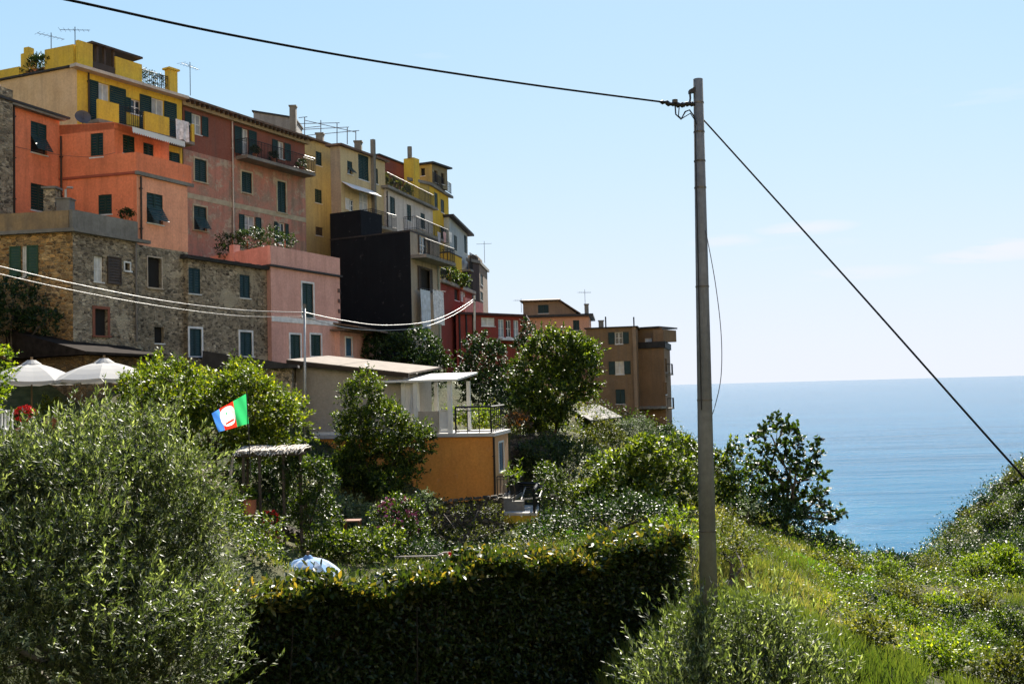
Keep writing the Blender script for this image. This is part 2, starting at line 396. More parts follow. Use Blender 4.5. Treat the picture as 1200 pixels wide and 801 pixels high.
def sea():
    # grid denser nearby so that the swell is geometry-free but the sheet stays flat
    mb = MB(); S = 90000
    mb.face([(-S, 120, SEA_Z), (S, 120, SEA_Z), (S, S, SEA_Z), (-S, S, SEA_Z)])
    t = NT('sea_water')
    big = t.noise(.005, t.pos((.35, 2.4, 1)), detail=7, rough=.65, dist=.5)
    c = t.ramp(big, [(.38, (.010, .07, .13)), (.52, (.014, .09, .165)), (.68, (.022, .11, .185))])
    t.base(c); t.rough(.12); t.b.inputs['IOR'].default_value = 1.07
    a = t.noise(.16, t.pos((.55, 1.5, 1)), detail=7, rough=.68, dist=.4); b = t.noise(.02, t.pos((.6, 2.2, 1)), detail=4)
    m = t.new('ShaderNodeMath', operation='MULTIPLY_ADD'); t.ln(b, m.inputs[0]); m.inputs[1].default_value = 5.; t.ln(a, m.inputs[2])
    t.bump(m.outputs[0], .6, .9)
    o = build('sea', mb, t.m); tag(o, kind='structure')
sea()

# ---------------------------------------------------------------- sky and sun
SUN_EL, SUN_AZ = RAD(38), RAD(12)      # azimuth measured from +Y towards +X
W = bpy.data.worlds.new('World'); SC.world = W; W.use_nodes = True
wt = W.node_tree; bg = wt.nodes['Background']; sk = wt.nodes.new('ShaderNodeTexSky'); sk.sky_type = 'NISHITA'; sk.sun_disc = False
sk.sun_elevation = SUN_EL; sk.sun_rotation = SUN_AZ; sk.air_density = 1.0; sk.dust_density = 0.05; sk.ozone_density = 3.0; sk.altitude = 80
tc = wt.nodes.new('ShaderNodeTexCoord')
# thin cirrus streaks low in the sky, direction-space noise
mp = wt.nodes.new('ShaderNodeMapping'); mp.inputs['Scale'].default_value = (2.2, 2.2, 16); mp.inputs['Rotation'].default_value = (0, RAD(-14), 0); mp.inputs['Location'].default_value = (3.1, .4, 1.7)
wt.links.new(tc.outputs['Generated'], mp.inputs[0])
nz = wt.nodes.new('ShaderNodeTexNoise'); nz.inputs['Scale'].default_value = 2.0; nz.inputs['Detail'].default_value = 7; nz.inputs['Roughness'].default_value = .55
wt.links.new(mp.outputs[0], nz.inputs['Vector'])
rp = wt.nodes.new('ShaderNodeValToRGB'); rp.color_ramp.elements[0].position = .66; rp.color_ramp.elements[0].color = (0, 0, 0, 1); rp.color_ramp.elements[1].position = .82; rp.color_ramp.elements[1].color = (.12, .12, .12, 1)
wt.links.new(nz.outputs['Fac'], rp.inputs[0])
# a few small cloud streaks above the sea horizon
def M2(op, a, b, c=None):
    n = wt.nodes.new('ShaderNodeMath'); n.operation = op
    for i, v in enumerate((a, b, c)):
        if v is None: continue
        if isinstance(v, (int, float)): n.inputs[i].default_value = v
        else: wt.links.new(v, n.inputs[i])
    return n.outputs[0]
wm = wt.nodes.new('ShaderNodeMapping'); wm.inputs['Scale'].default_value = (14, 14, 90); wm.inputs['Rotation'].default_value = (0, RAD(4), 0)
wt.links.new(tc.outputs['Generated'], wm.inputs[0])
wn = wt.nodes.new('ShaderNodeTexNoise'); wn.inputs['Scale'].default_value = 1.; wn.inputs['Detail'].default_value = 6; wn.inputs['Distortion'].default_value = .6; wt.links.new(wm.outputs[0], wn.inputs['Vector'])
acc = rp.outputs[0]
for (cx_, cy_, sx_, sz_, am) in ((1192, 290, 34, 110, 1.), (1165, 298, 24, 160, .7), (945, 267, 30, 160, .45), (850, 283, 40, 160, .3), (1010, 320, 24, 150, .3)):
    d0 = ray(cx_, cy_); d0 = d0/np.linalg.norm(d0)
    v_ = wt.nodes.new('ShaderNodeVectorMath'); v_.operation = 'SUBTRACT'; wt.links.new(tc.outputs['Generated'], v_.inputs[0]); v_.inputs[1].default_value = d0
    v2_ = wt.nodes.new('ShaderNodeVectorMath'); v2_.operation = 'MULTIPLY'; wt.links.new(v_.outputs[0], v2_.inputs[0]); v2_.inputs[1].default_value = (sx_*.8, sx_*.8, sz_)
    v3_ = wt.nodes.new('ShaderNodeVectorMath'); v3_.operation = 'LENGTH'; wt.links.new(v2_.outputs[0], v3_.inputs[0])
    fall = M2('SUBTRACT', 1.25, v3_.outputs['Value']); fall = M2('MINIMUM', M2('MAXIMUM', fall, 0.), 1.)
    str_ = M2('MINIMUM', M2('MAXIMUM', M2('MULTIPLY_ADD', wn.outputs['Fac'], 7., -2.6), 0.), 1.)
    acc = M2('MAXIMUM', acc, M2('MULTIPLY', M2('MULTIPLY', fall, str_), am))
mx = wt.nodes.new('ShaderNodeMix'); mx.data_type = 'RGBA'; wt.links.new(acc, mx.inputs[0]); wt.links.new(sk.outputs[0], mx.inputs[6]); mx.inputs[7].default_value = (14, 14.5, 15, 1)
# the sky's brightness range rolled off towards the sun as a hazy bright noon sky: c -> M(1-exp(-c/M))
SKM = (1.70, 1.78, 2.0); SKG = (.62, .79, 1.14)
def vm(op, a, b=None):
    n = wt.nodes.new('ShaderNodeVectorMath'); n.operation = op
    wt.links.new(a, n.inputs[0])
    if b is not None: n.inputs[1].default_value = b
    return n.outputs[0]
q_ = vm('MULTIPLY', mx.outputs[2], tuple(-g/m for g, m in zip(SKG, SKM))); sx = wt.nodes.new('ShaderNodeSeparateXYZ'); wt.links.new(q_, sx.inputs[0]); cx = wt.nodes.new('ShaderNodeCombineXYZ')
for i in range(3):
    n = wt.nodes.new('ShaderNodeMath'); n.operation = 'EXPONENT'; wt.links.new(sx.outputs[i], n.inputs[0])
    m = wt.nodes.new('ShaderNodeMath'); m.operation = 'SUBTRACT'; m.inputs[0].default_value = 1; wt.links.new(n.outputs[0], m.inputs[1])
    k = wt.nodes.new('ShaderNodeMath'); k.operation = 'MULTIPLY'; k.inputs[1].default_value = SKM[i]; wt.links.new(m.outputs[0], k.inputs[0]); wt.links.new(k.outputs[0], cx.inputs[i])
wt.links.new(cx.outputs[0], bg.inputs[0]); bg.inputs[1].default_value = .15
sl = bpy.data.lights.new('sun', 'SUN'); sl.energy = 5.0; sl.angle = RAD(.55); sl.color = (1, .93, .82)
so = bpy.data.objects.new('sun', sl); COL.objects.link(so)
sd = Vector((math.sin(SUN_AZ)*math.cos(SUN_EL), math.cos(SUN_AZ)*math.cos(SUN_EL), math.sin(SUN_EL)))
so.rotation_euler = sd.to_track_quat('Z', 'Y').to_euler(); so.location = sd*50
SC.view_settings.view_transform = 'Standard'; SC.view_settings.look = 'None'; SC.view_settings.exposure = 1.8; SC.view_settings.gamma = 1
SC.render.engine = 'CYCLES'; SC.cycles.max_bounces = 6; SC.cycles.diffuse_bounces = 4; SC.cycles.transmission_bounces = 4; SC.cycles.glossy_bounces = 3
SC.cycles.use_adaptive_sampling = True; SC.cycles.adaptive_threshold = .02; SC.cycles.use_denoising = True
# ---------------------------------------------------------------- village houses
M_iron = plain('black_iron', (.018, .018, .02), .5, .3)
M_conc = stucco('grey_concrete', (.22, .21, .19), (.12, .115, .1), .7, .5)
M_slate = plain('dark_slate_roof', (.028, .027, .028), .7, var=.45, scale=2.5)
M_tile = plain('weathered_roof_tiles', (.13, .085, .06), .85, var=.5, scale=3)
M_white = plain('white_painted_wood', (.55, .55, .53), .5, var=.1)
M_cloth = plain('white_awning_cloth', (.6, .59, .57), .8, var=.08)
M_pipe = plain('brown_copper_pipe', (.035, .025, .02), .5, .4)
M_lpipe = plain('pale_zinc_pipe', (.38, .34, .3), .5, .3)
M_terra = plain('terracotta_clay', (.34, .12, .06), .85)
BLD = {}
class House:
    def __init__(s, name, label, C, Rr, L=None, base=None, cat='house', back=9., group=None, roof=True, ztoff=0):
        """C=(px,row,Y) top of the near corner; L, Rr=(px,row[,Y]) tops of the facades' far ends"""
        c = P(*C); s.z = float(c[2]); s.C = c[:2]
        g = lambda q: (P(*q)[:2] if len(q) == 3 else PZ(q[0], q[1], s.z)[:2])
        s.R = g(Rr); dR = (s.R-s.C)/np.linalg.norm(s.R-s.C)
        if L is not None: s.L = g(L)
        else:
            nn = np.array([-dR[1], dR[0]]); s.L = s.C + nn*back
        s.base = (min(G(*s.C), G(*s.R), G(*s.L)) - 1.2) if base is None else base
        s.K = s.L + (s.R-s.C)      # back corner
        s.root = thing(name, label, cat, (*s.C, s.base), group)
        s.fl = Fac(s.L, s.C, s.base, s.z); s.fr = Fac(s.C, s.R, s.base, s.z)
        print('HOUSE %-22s corner Y %.1f z %.1f  right len %.1f ang %.0f  left len %.1f ang %.0f' % (name, s.C[1], s.z, s.fr.L, math.degrees(math.atan2(dR[0], dR[1])), s.fl.L, math.degrees(math.atan2(*(s.fl.d[::-1])))))
    def ring(s, e=0.):
        pts = [s.L, s.C, s.R, s.K]; m = sum(pts)/4
        if not e: return pts
        a = (s.R-s.C)/np.linalg.norm(s.R-s.C); b = (s.L-s.C)/np.linalg.norm(s.L-s.C)
        return [s.L+e*b-e*a, s.C-e*b-e*a, s.R-e*b+e*a, s.K+e*b+e*a]
    def finish(s, ml, mr, zsplit=None, m2=None, roof=('eave', .3, .14), mroof=None, name='wall'):
        """walls: left mesh, right mesh, back walls; optional lower storey in another finish"""
        for fac, m in ((s.fl, ml), (s.fr, mr)):
            if m is None: continue
            if zsplit is not None:
                up = Fac(fac.A, fac.B, zsplit, fac.zt); lo = Fac(fac.A, fac.B, s.base, zsplit)
                for h in fac.holes:
                    (up if h[1] >= zsplit-.01 else lo).holes.append(h)
                mb = MB(); up.wall(mb); build('wall', mb, m, s.root); mb = MB(); lo.wall(mb); build('lower_wall', mb, m2, s.root)
            else:
                mb = MB(); fac.wall(mb); build(name, mb, m, s.root)
        mb = MB()
        for a, b in ((s.R, s.K), (s.K, s.L)): mb.face([(*a, s.base), (*b, s.base), (*b, s.z), (*a, s.z)])
        build('back_wall', mb, mr or ml, s.root)
        mb = MB()
        if roof: mb.prism(s.ring(roof[1]), s.z+.003, s.z+roof[2]); build('roof', mb, mroof or M_slate, s.root)
        else: mb.face([(*p, s.z-.02) for p in s.ring()]); build('roof', mb, M_conc, s.root)
def parapet(root, facs, z0, h, th, mat, name='parapet', cap=None):
    mb = MB()
    for f, a, b in facs: f.box(mb, a, b, z0, z0+h, -th, .03)
    o = build(name, mb, mat, root)
    if cap:
        mb = MB()
        for f, a, b in facs: f.box(mb, a-.03, b+.03, z0+h+.002, z0+h+.07, -th-.05, .09)
        build('coping', mb, cap, root)
    return o
def qx(fac, px, py): return fac.sz(px, py)[0]
def chimney(root, x, y, z, w, h, mat, pot=True, name='chimney'):
    mb = MB(); mb.box((x-w/2, y-w/2, z), (x+w/2, y+w/2, z+h)); mb.box((x-w*.62, y-w*.62, z+h+.002), (x+w*.62, y+w*.62, z+h+.1))
    if pot:
        for dx in (-w*.4, w*.4): mb.box((x+dx-.07, y-w*.4, z+h+.1), (x+dx+.07, y+w*.4, z+h+.32))
        mb.box((x-w*.62, y-w*.62, z+h+.322), (x+w*.62, y+w*.62, z+h+.4))
    return build(name, mb, mat, root)
def antenna(p, h, label, rz=0.3, group=None):
    x, y, z = p; o = thing('roof_antenna', label, 'antenna', p, group)
    mb = MB(); mb.tube([(x, y, z), (x, y, z+h)], .022, 5); build('mast', mb, M_iron, o)
    mb = MB(); c, s = math.cos(rz), math.sin(rz); L = .75; zz = z+h*.86
    mb.tube([(x-c*L, y-s*L, zz), (x+c*L, y+s*L, zz+.05)], .014, 4)
    for i in range(7):
        t = -L+i*L/3.2; w = .32-.025*i
        mb.tube([(x+c*t-s*w, y+s*t+c*w, zz+.01), (x+c*t+s*w, y+s*t-c*w, zz+.01)], .009, 4)
    build('aerial', mb, M_iron, o); return o
def pleated(fac, q0, q1, z0, z1, o, amp=.05, n=14, taper=0):
    mb = MB(); m = n*3; rows = 8; b = 0
    for j in range(rows+1):
        for i in range(m+1):
            t = i/m; q = q0+(q1-q0)*t; z = z1-(z1-z0)*j/rows - .04*math.sin(t*9)*j/rows
            mb.v.append(fac.w(q, z, o+amp*math.sin(t*n*2*math.pi/2+.6*j*.3)*(.4+.6*j/rows)))
    for j in range(rows):
        for i in range(m): a = j*(m+1)+i; mb.f.append((a, a+1, a+m+2, a+m+1))
    return mb
G2 = (.010, .05, .04); BRN = (.055, .04, .03)

# --- yellow house, top left
yel = stucco('yellow_plaster', (.62, .43, .055), (.50, .34, .06), .6, .3); ochre = stucco('faded_ochre_plaster', (.60, .44, .27), (.48, .33, .18), .6, .25)
h = House('yellow_house', 'tall yellow house with ochre side wall and roof terrace above the orange house', (90, 78, 50), (213, 114), (0, 95), base=-1)
fr, fl = h.fr, h.fl; fl.z0 = fr.z0
ddoor = M_shutter()
window(h.root, fr, (115, 98, 128, 144), 'open', ddoor, side=(.5, 1.0), pane_c=(.4, .42, .45))
window(h.root, fr, (153, 117, 165, 134), 'open', ddoor, side=(.35, 0))
window(h.root, fr, (177, 116, 192, 158), 'open', ddoor, side=(.75, .85), pane_c=(.35, .35, .35))
window(h.root, fr, (193, 178, 211, 190), 'closed', ddoor)
zb = fr.sz(160, 157)[1]
q0, q1 = qx(fr, 100, 145), fr.L-.02
slab(fr, q0, q1, zb, .18, 1.05, M_conc, h.root)
mb = MB()
def seg(a, b, hh):  # solid parapet pieces of the balcony, on the slab's outer edge
    fr.box(mb, q0+(q1-q0)*a, q0+(q1-q0)*b, zb+.003, zb+hh, .9, 1.04)
for a_, b_ in ((0, .2), (.46, .72), (.97, 1)): mb = MB(); seg(a_, b_, 1.0); build('balcony_parapet', mb, yel, h.root)
for a, b in ((.2, .46), (.72, .97)):
    railing(h.root, [fr.w(q0+(q1-q0)*a, 0, .97), fr.w(q0+(q1-q0)*b, 0, .97)], zb, .95, M_iron)
pipe_down(fr, 103, 86, 150, M_pipe, h.root)
# cornice
mb = MB(); fr.box(mb, -.4, fr.L+.1, h.z-.16, h.z, .002, .5); build('cornice', mb, stucco('pale_cornice', (.5, .46, .4), streak=.3), h.root)
h.finish(ochre, yel, roof=('e', .12, .1))
z = h.z+.1
# roof terrace room, walls and posts
for f_, a_ in ((fr, (.15, 1.0, z, z+1.35, -.3, -.1)), (fl, (fl.L-2.3, fl.L-.35, z, z+1.15, -.3, -.12)), (fr, (qx(fr, 137, 85), qx(fr, 168, 95), z, z+1.1, -.3, -.1))): mb = MB(); f_.box(mb, *a_); build('terrace_wall', mb, yel, h.root)
mb = MB(); fr.box(mb, 1.0, qx(fr, 137, 85), z, z+.5, -.35, -.15)
for q in (1.3, 1.75, 2.3): fr.box(mb, q, q+.12, z+.5, z+1.45, -.35, -.2)
fr.box(mb, .9, qx(fr, 168, 92), z+1.4, z+1.5, -2.6, -.02)
fr.box(mb, 1.0, qx(fr, 137, 85), z+.003, z+1.39, -2.6, -2.45); build('terrace_canopy', mb, plain('dark_brown_wood', (.05, .035, .028), .7), h.root)
mb = MB(); fr.box(mb, fr.L-.75, fr.L-.2, z, z+1.35, -.5, -.1); fr.box(mb, fr.L-.85, fr.L-.1, z+1.352, z+1.45, -.6, 0); build('chimney', mb, yel, h.root)
mb = MB(); fl.box(mb, 1.2, 1.75, z-.1, z+1.25, -.8, -.25); fl.box(mb, 1.3, 1.65, z+1.252, z+1.6, -.7, -.35); build('chimney', mb, yel, h.root)
mb = MB(); fl.box(mb, -3, 1.2, z-.1, z+.55, -.4, -.15); build('terrace_wall', mb, yel, h.root)
railing(h.root, [fr.w(qx(fr, 168, 95), 0, -.2), fr.w(fr.L-.8, 0, -.2)], z, .9, M_iron)
YH = h
# satellite dish
d = thing('satellite_dish', 'dark satellite dish beside the downpipe of the yellow house', 'satellite dish', P(97, 146, 49.2))
mb = MB(); c = P(97, 138, 48.9); dn = np.array([.45, -.8, .35]); dn /= np.linalg.norm(dn); t1 = np.cross(dn, [0, 0, 1.]); t1 /= np.linalg.norm(t1); t2 = np.cross(t1, dn)
rings = [(0, 0.0), (.14, .015), (.28, .05), (.38, .09)]
for r_, o_ in rings:
    for k in range(18): q = k*math.pi/9; mb.v.append(tuple(c + (t1*math.cos(q)+t2*math.sin(q))*r_ + dn*o_))
for i in range(3):
    for k in range(18): j = (k+1) % 18; mb.f.append((i*18+k, i*18+j, (i+1)*18+j, (i+1)*18+k))
build('dish', mb, plain('grey_dish', (.06, .06, .065), .5), d)
mb = MB(); mb.tube([c, c+dn*.3-t2*.3, c+dn*.42], .012, 4); mb.tube([c-dn*.02, c-dn*.15-t2*.25, (c[0], c[1], c[2]-.5)], .02, 5); build('arm', mb, M_iron, d)
antenna(P(88, 62, 52), 1.4, 'thin branching antenna above the yellow roof terrace wall', .2)
antenna(P(60, 72, 54), 1.6, 'antenna mast rising from the terrace plants of the yellow house', .9)
antenna(P(223, 112, 58), 2.0, 'antenna between the yellow house and the maroon house', 1.2)

# --- maroon house
mar = stucco('maroon_plaster', (.20, .07, .05), (.24, .10, .07), .5, .35)
patchy = stucco('patched_rose_plaster', (.45, .20, .145), (.27, .2, .15), .9, .5, sc=1.1, exposed=((.40, .34, .25), .53))
h = House('maroon_house', 'long maroon and faded rose house with black iron balcony under a tiled eave', (214, 118, 56), (357, 164), None, base=0, back=8)
fr = h.fr; MH = h
ms = plain('cream_window_surround', (.36, .32, .22), .8)
window(h.root, fr, (224, 134, 236, 157), 'open', ddoor, side=(.5, .5), pane_c=(.3, .3, .3))
window(h.root, fr, (228, 187, 242, 213), 'closed', None, ms)
window(h.root, fr, (227, 242, 242, 270), 'flap', None, ms)
window(h.root, fr, (283, 151, 291, 182), 'open', ddoor, side=(.62, .7), pane_c=(.3, .3, .3))
window(h.root, fr, (325, 166, 333, 186), 'open', ddoor, side=(.5, .6), pane_c=(.3, .3, .3))
window(h.root, fr, (283, 202, 295, 226), 'closed', None, ms, sill=True)
window(h.root, fr, (325, 213, 335, 249), 'closed', None, ms)
window(h.root, fr, (286, 253, 299, 275), 'open', ddoor, side=(.45, .5), pane_c=(.3, .33, .36))
window(h.root, fr, (325, 261, 334, 285), 'open', ddoor, side=(.3, .3))
q0, q1 = qx(fr, 276, 186), fr.L-.1; zb = fr.sz(290, 187)[1]
slab(fr, q0, q1, zb, .2, .95, M_conc, h.root)
railing(h.root, [fr.w(q0, 0, .05), fr.w(q0, 0, .9), fr.w(q1, 0, .9), fr.w(q1, 0, .05)], zb, 1.0, M_iron)
pipe_down(fr, 272, 142, 290, M_lpipe, h.root, .05)
# two finishes: smooth maroon above, patched rose below
zs = fr.sz(240, 181)[1]
zs2 = zb-.1
for a, b, z0, z1, m, nm in ((0, qx(fr, 272, 200), h.base, zs, patchy, 'lower_wall'), (0, qx(fr, 272, 200), zs, h.z, mar, 'wall'), (qx(fr, 272, 200), fr.L, h.base, zs2, patchy, 'lower_wall'), (qx(fr, 272, 200), fr.L, zs2, h.z, mar, 'wall')):
    f = Fac(fr.w(a, 0), fr.w(b, 0), z0, z1); f.holes = [(q[0]-a, q[1], q[2]-a, q[3]) for q in fr.holes if a-.1 < (q[0]+q[2])/2 < b and z0 < (q[1]+q[3])/2 < z1]
    mb = MB(); f.wall(mb); build(nm, mb, m, h.root)
mb = MB(); fr.box(mb, 0, fr.L, fr.sz(240, 236)[1], fr.sz(240, 230)[1], .003, .02); build('plaster_band', mb, ms, h.root)
mb = MB(); fr.box(mb, -.2, fr.L+.2, h.z-.3, h.z-.003, .002, .25); build('cornice', mb, stucco('cream_cornice', (.34, .27, .17)), h.root)
h.finish(mar, None, roof=('e', .55, .12), mroof=M_tile)
for i in range(28): mb = MB(); q = i*fr.L/28; fr.box(mb, q, q+.09, h.z-.14, h.z-.004, .26, .52); build('rafter', mb, plain('old_rafters', (.06, .045, .035), .8), h.root)
# low ridge on the roof
m0 = fr.w(0, 0, -4); m1 = fr.w(fr.L, 0, -4)
mb = MB(); a, b = fr.w(-.3, h.z+.12, .5), fr.w(fr.L+.3, h.z+.12, .5); c, d_ = fr.w(fr.L+.3, h.z+.75, -4), fr.w(-.3, h.z+.75, -4); e, g_ = fr.w(fr.L+.3, h.z+.12, -8), fr.w(-.3, h.z+.12, -8)
mb.face([a, b, c, d_]); mb.face([d_, c, e, g_]); mb.face([b, e, c]); mb.face([a, d_, g_]); build('roof_slope', mb, M_tile, h.root)
# grey attic box behind
g = House('grey_attic', 'grey rendered attic block with chimney rising behind the maroon roof', (345, 139, 74), (354, 142, 77), (297, 133, 72), base=12, cat='attic')
gz = g.z
g.finish(stucco('grey_render', (.26, .25, .24)), stucco('grey_render', (.26, .25, .24)), roof=('e', .1, .12))
pt = P(344, 160, 73); chimney(g.root, pt[0], pt[1], pt[2]-.5, .45, 2.7, M_conc, pot=False)

# --- orange house
ora = stucco('orange_plaster', (.78, .235, .115), (.62, .185, .09), .8, .32, dirt=(.2, .07, .04)); ora_lit = stucco('lit_orange_plaster', (.78, .36, .22), (.60, .27, .165), .8, .3, dirt=(.25, .1, .06))  # right face's lighter tint has the light falling on it put in
band = plain('brick_red_moulding', (.3, .07, .04), .8)
stw = stone('grey_brown_rubble_wall', [(.07, .055, .04), (.22, .18, .125), (.38, .31, .21), (.10, .085, .065), (.5, .42, .3)], (.30, .25, .18), 5.2, plaster=(.40, .34, .24), pamt=.545)
stw2 = stone('golden_rubble_wall', [(.16, .08, .03), (.46, .27, .1), (.08, .055, .035), (.55, .36, .16)], (.36, .26, .13), 4.6, plaster=(.26, .17, .085), pamt=.56)
h = House('orange_house', 'bright orange house with awning terrace and dark shutters above the stone houses', (160, 203, 44), (219.5, 217), (70, 211), base=-.5)
OH = h; fr, fl = h.fr, h.fl
zst = fr.sz(190, 291)[1]
window(h.root, fl, (115, 228, 131, 251), 'closed'); window(h.root, fr, (172, 227, 191, 262), 'flap')
window(h.root, fr, (173, 302, 189, 337), 'hole', surround=plain('pale_timber_frame', (.4, .33, .25), .8), sw=.06)
window(h.root, fr, (181, 383, 192, 402), 'hole')
pipe_down(fr, 164, 207, 284, M_pipe, h.root); pipe_down(fl, 73, 160, 246, M_pipe, h.root)
# terrace parapet with brick red moulding
tz = h.z
parapet(h.root, [(fr, -.03, fr.L+.25), (fl, fl.L-2.6, fl.L+.0)], tz+.1, fr.sz(170, 181)[1]-tz-.1, .16, ora)
mb = MB(); fr.box(mb, -.1, fr.L+.32, tz-.06, tz+.098, .002, .12); build('moulding', mb, M_conc, h.root)
mb = MB(); fl.box(mb, 0, fl.L+.1, tz-.02, tz+.09, .002, .06); build('moulding', mb, band, h.root)
mb = MB()
for fac, m, nm in ((fl, ora, 0), (fr, ora_lit, 1)):
    up = Fac(fac.A, fac.B, zst if nm else h.base, fac.zt); up.holes = [q for q in fac.holes if q[1] > up.z0]
    mb = MB(); up.wall(mb); build('wall', mb, m, h.root)
lo = Fac(fr.A, fr.B, h.base, zst); lo.holes = [q for q in fr.holes if q[3] < zst+.01]; mb = MB(); lo.wall(mb); build('stone_wall', mb, stw, h.root)
h.finish(None, None, roof=None) if False else None
mb = MB(); mb.face([(*h.R, h.base), (*h.K, h.base), (*h.K, h.z), (*h.R, h.z)]); mb.face([(*h.K, h.base), (*h.L, h.base), (*h.L, h.z), (*h.K, h.z)]); build('back_wall', mb, ora, h.root)
mb = MB(); mb.face([(*p, h.z+.05) for p in h.ring()]); build('terrace_floor', mb, M_conc, h.root)
# upper room, set on the left part of the terrace
zr = fl.sz(130, 144)[1]; qc = qx(fl, 134, 165)
UC = np.array(fl.w(qc, 0, 0)[:2]); vdir = fr.d
ur = UC + vdir*((qx(fr, 192, 170)))
f1 = Fac(h.L, UC, tz+.1, (zr+.12, zr)); f2 = Fac(UC, UC+vdir*3.3, tz+.05, zr-.25)
window(h.root, f1, (106, 156, 121, 184), 'closed'); window(h.root, f2, (144, 159, 158, 181), 'closed'); window(h.root, f2, (168, 168, 180, 183), 'closed')
mb = MB(); f1.wall(mb); build('upper_wall', mb, ora, h.root); mb = MB(); f2.wall(mb); build('upper_wall', mb, ora, h.root)
mb = MB(); e = UC+vdir*3.3; k = e + (h.L-UC)
mb.face([(*e, tz), (*k, tz), (*k, zr), (*e, zr)]); build('back_wall', mb, ora, h.root)
mb = MB(); mb.prism([h.L, UC, e, k], zr-.3, [zr+.14, zr+.02, zr+.02, zr+.14]); build('roof', mb, ora, h.root)
mb = MB(); f2.box(mb, .2, 1.0, tz+.1, zr, .002, .02); mb = MB()
# small striped awning with scalloped hem
aw = MB(); zt_ = zr+.02; n = 24; L2 = 3.2
for i in range(n):
    a, b = L2*i/n, L2*(i+1)/n
    aw.face([f2.w(a, zt_, 0.02), f2.w(b, zt_, 0.02), f2.w(b, zt_-.35, 1.1), f2.w(a, zt_-.35, 1.1)])
    hm = .22 if i % 2 else .3
    aw.face([f2.w(a, zt_-.352, 1.1), f2.w(b, zt_-.352, 1.1), f2.w(b, zt_-.352-.22, 1.12), f2.w((a+b)/2, zt_-.352-.3, 1.12), f2.w(a, zt_-.352-.22, 1.12)])
build('awning', aw, M_cloth, h.root)
# the receding orange wing on the far left
B_ = h.L; pA = PZ(-14, 113, fl.sz(72, 139)[1]); zA = fl.sz(72, 139)[1]
A_ = np.array(pA[:2])
f3 = Fac(A_, B_, h.base, zA); 
window(h.root, f3, (36, 144, 55, 180), 'flap'); window(h.root, f3, (36, 216, 55, 247), 'closed')
mb = MB(); f3.wall(mb); build('wall', mb, ora, h.root)
mb = MB(); f3.box(mb, -.3, f3.L+.3, zA, zA+.1, -4, .35); build('roof', mb, M_slate, h.root)
mb = MB(); f3.box(mb, -.3, f3.L+.1, zA-.1, zA-.003, .003, .3); build('cornice', mb, M_conc, h.root)
pipe_down(f3, 15, 124, 250, M_pipe, h.root)
mb = MB(); f3.box(mb, -.5, qx(f3, 9, 190), h.base, fl.sz(5, 134)[1], .003, .3); build('stone_pier', mb, stw, h.root)

# --- stone house with terrace, far left
h = House('stone_house', 'golden rubble stone house with walled terrace and a pair of green shutters', (85, 268, 40), (161, 281), (-25, 274), base=-1.5)
SH = h; fr, fl = h.fr, h.fl
window(h.root, fl, (25, 288, 32, 324), 'open', plain('bottle_green_shutter', (.02, .06, .03), .5), side=(.5, .5), pane_c=(.5, .5, .48))
window(h.root, fr, (110, 300, 121, 330), 'open', plain('brown_grey_shutter', BRN, .7), side=(0, .0), pane_c=(.5, .5, .5))
mbs = leaf_panel(fr, qx(fr, 125, 315), qx(fr, 141, 315), fr.sz(133, 333)[1], fr.sz(133, 301)[1], .03, .09); build('shutter', mbs, plain('brown_grey_shutter', BRN, .7), h.root)
window(h.root, fr, (146, 308, 152, 317), 'hole', surround=M_frame(), sw=.06)
o = window(h.root, fr, (111, 362, 126, 393), 'hole', surround=plain('brick_arch', (.2, .07, .04), .8), sw=.12)
pipe_down(fr, 158, 285, 400, plain('grey_pipe', (.12, .11, .1), .6), h.root)
mb = MB(); fr.box(mb, 0, fr.L+.6, h.z-.12, h.z+.02, .002, .2); fl.box(mb, 0, fl.L+.2, h.z-.12, h.z+.02, .002, .2); build('cornice', mb, M_conc, h.root)
parapet(h.root, [(fr, -.03, fr.L)], h.z+.022, fr.sz(90, 247)[1]-h.z, .15, M_conc)
parapet(h.root, [(fl, 0, fl.L-.16)], h.z+.022, fl.sz(80, 247)[1]-h.z, .15, stucco('ochre_concrete', (.30, .21, .11), (.16, .12, .08), .8, .6))
h.finish(stw2, stw, roof=None)
c = thing('concrete_chimney', 'squat white concrete flue box with bent pipe on the stone house terrace', 'chimney', P(77, 247, 41.5))
p = P(77, 246, 41.5); mb = MB(); mb.box((p[0]-.27, p[1]-.27, p[2]-.3), (p[0]+.27, p[1]+.27, p[2]+.42)); mb.box((p[0]-.31, p[1]-.31, p[2]+.422), (p[0]+.31, p[1]+.31, p[2]+.47)); build('flue_box', mb, M_conc, c)
mb = MB(); mb.tube([(p[0], p[1], p[2]+.47), (p[0], p[1], p[2]+.85), (p[0]+.08, p[1], p[2]+.95), (p[0]+.3, p[1], p[2]+.93)], .05, 8); build('flue_pipe', mb, M_lpipe, c)
c = thing('stone_chimney', 'square grey stone chimney stack beside the bent flue pipe', 'chimney', P(61, 247, 42))
p = P(61, 247, 42); mb = MB(); mb.box((p[0]-.25, p[1]-.25, p[2]-.3), (p[0]+.25, p[1]+.25, p[2]+.9)); build('stack', mb, stw, c)
mb = MB(); mb.box((p[0]-.32, p[1]-.32, p[2]+.902), (p[0]+.32, p[1]+.32, p[2]+1.0)); build('cap', mb, M_conc, c)

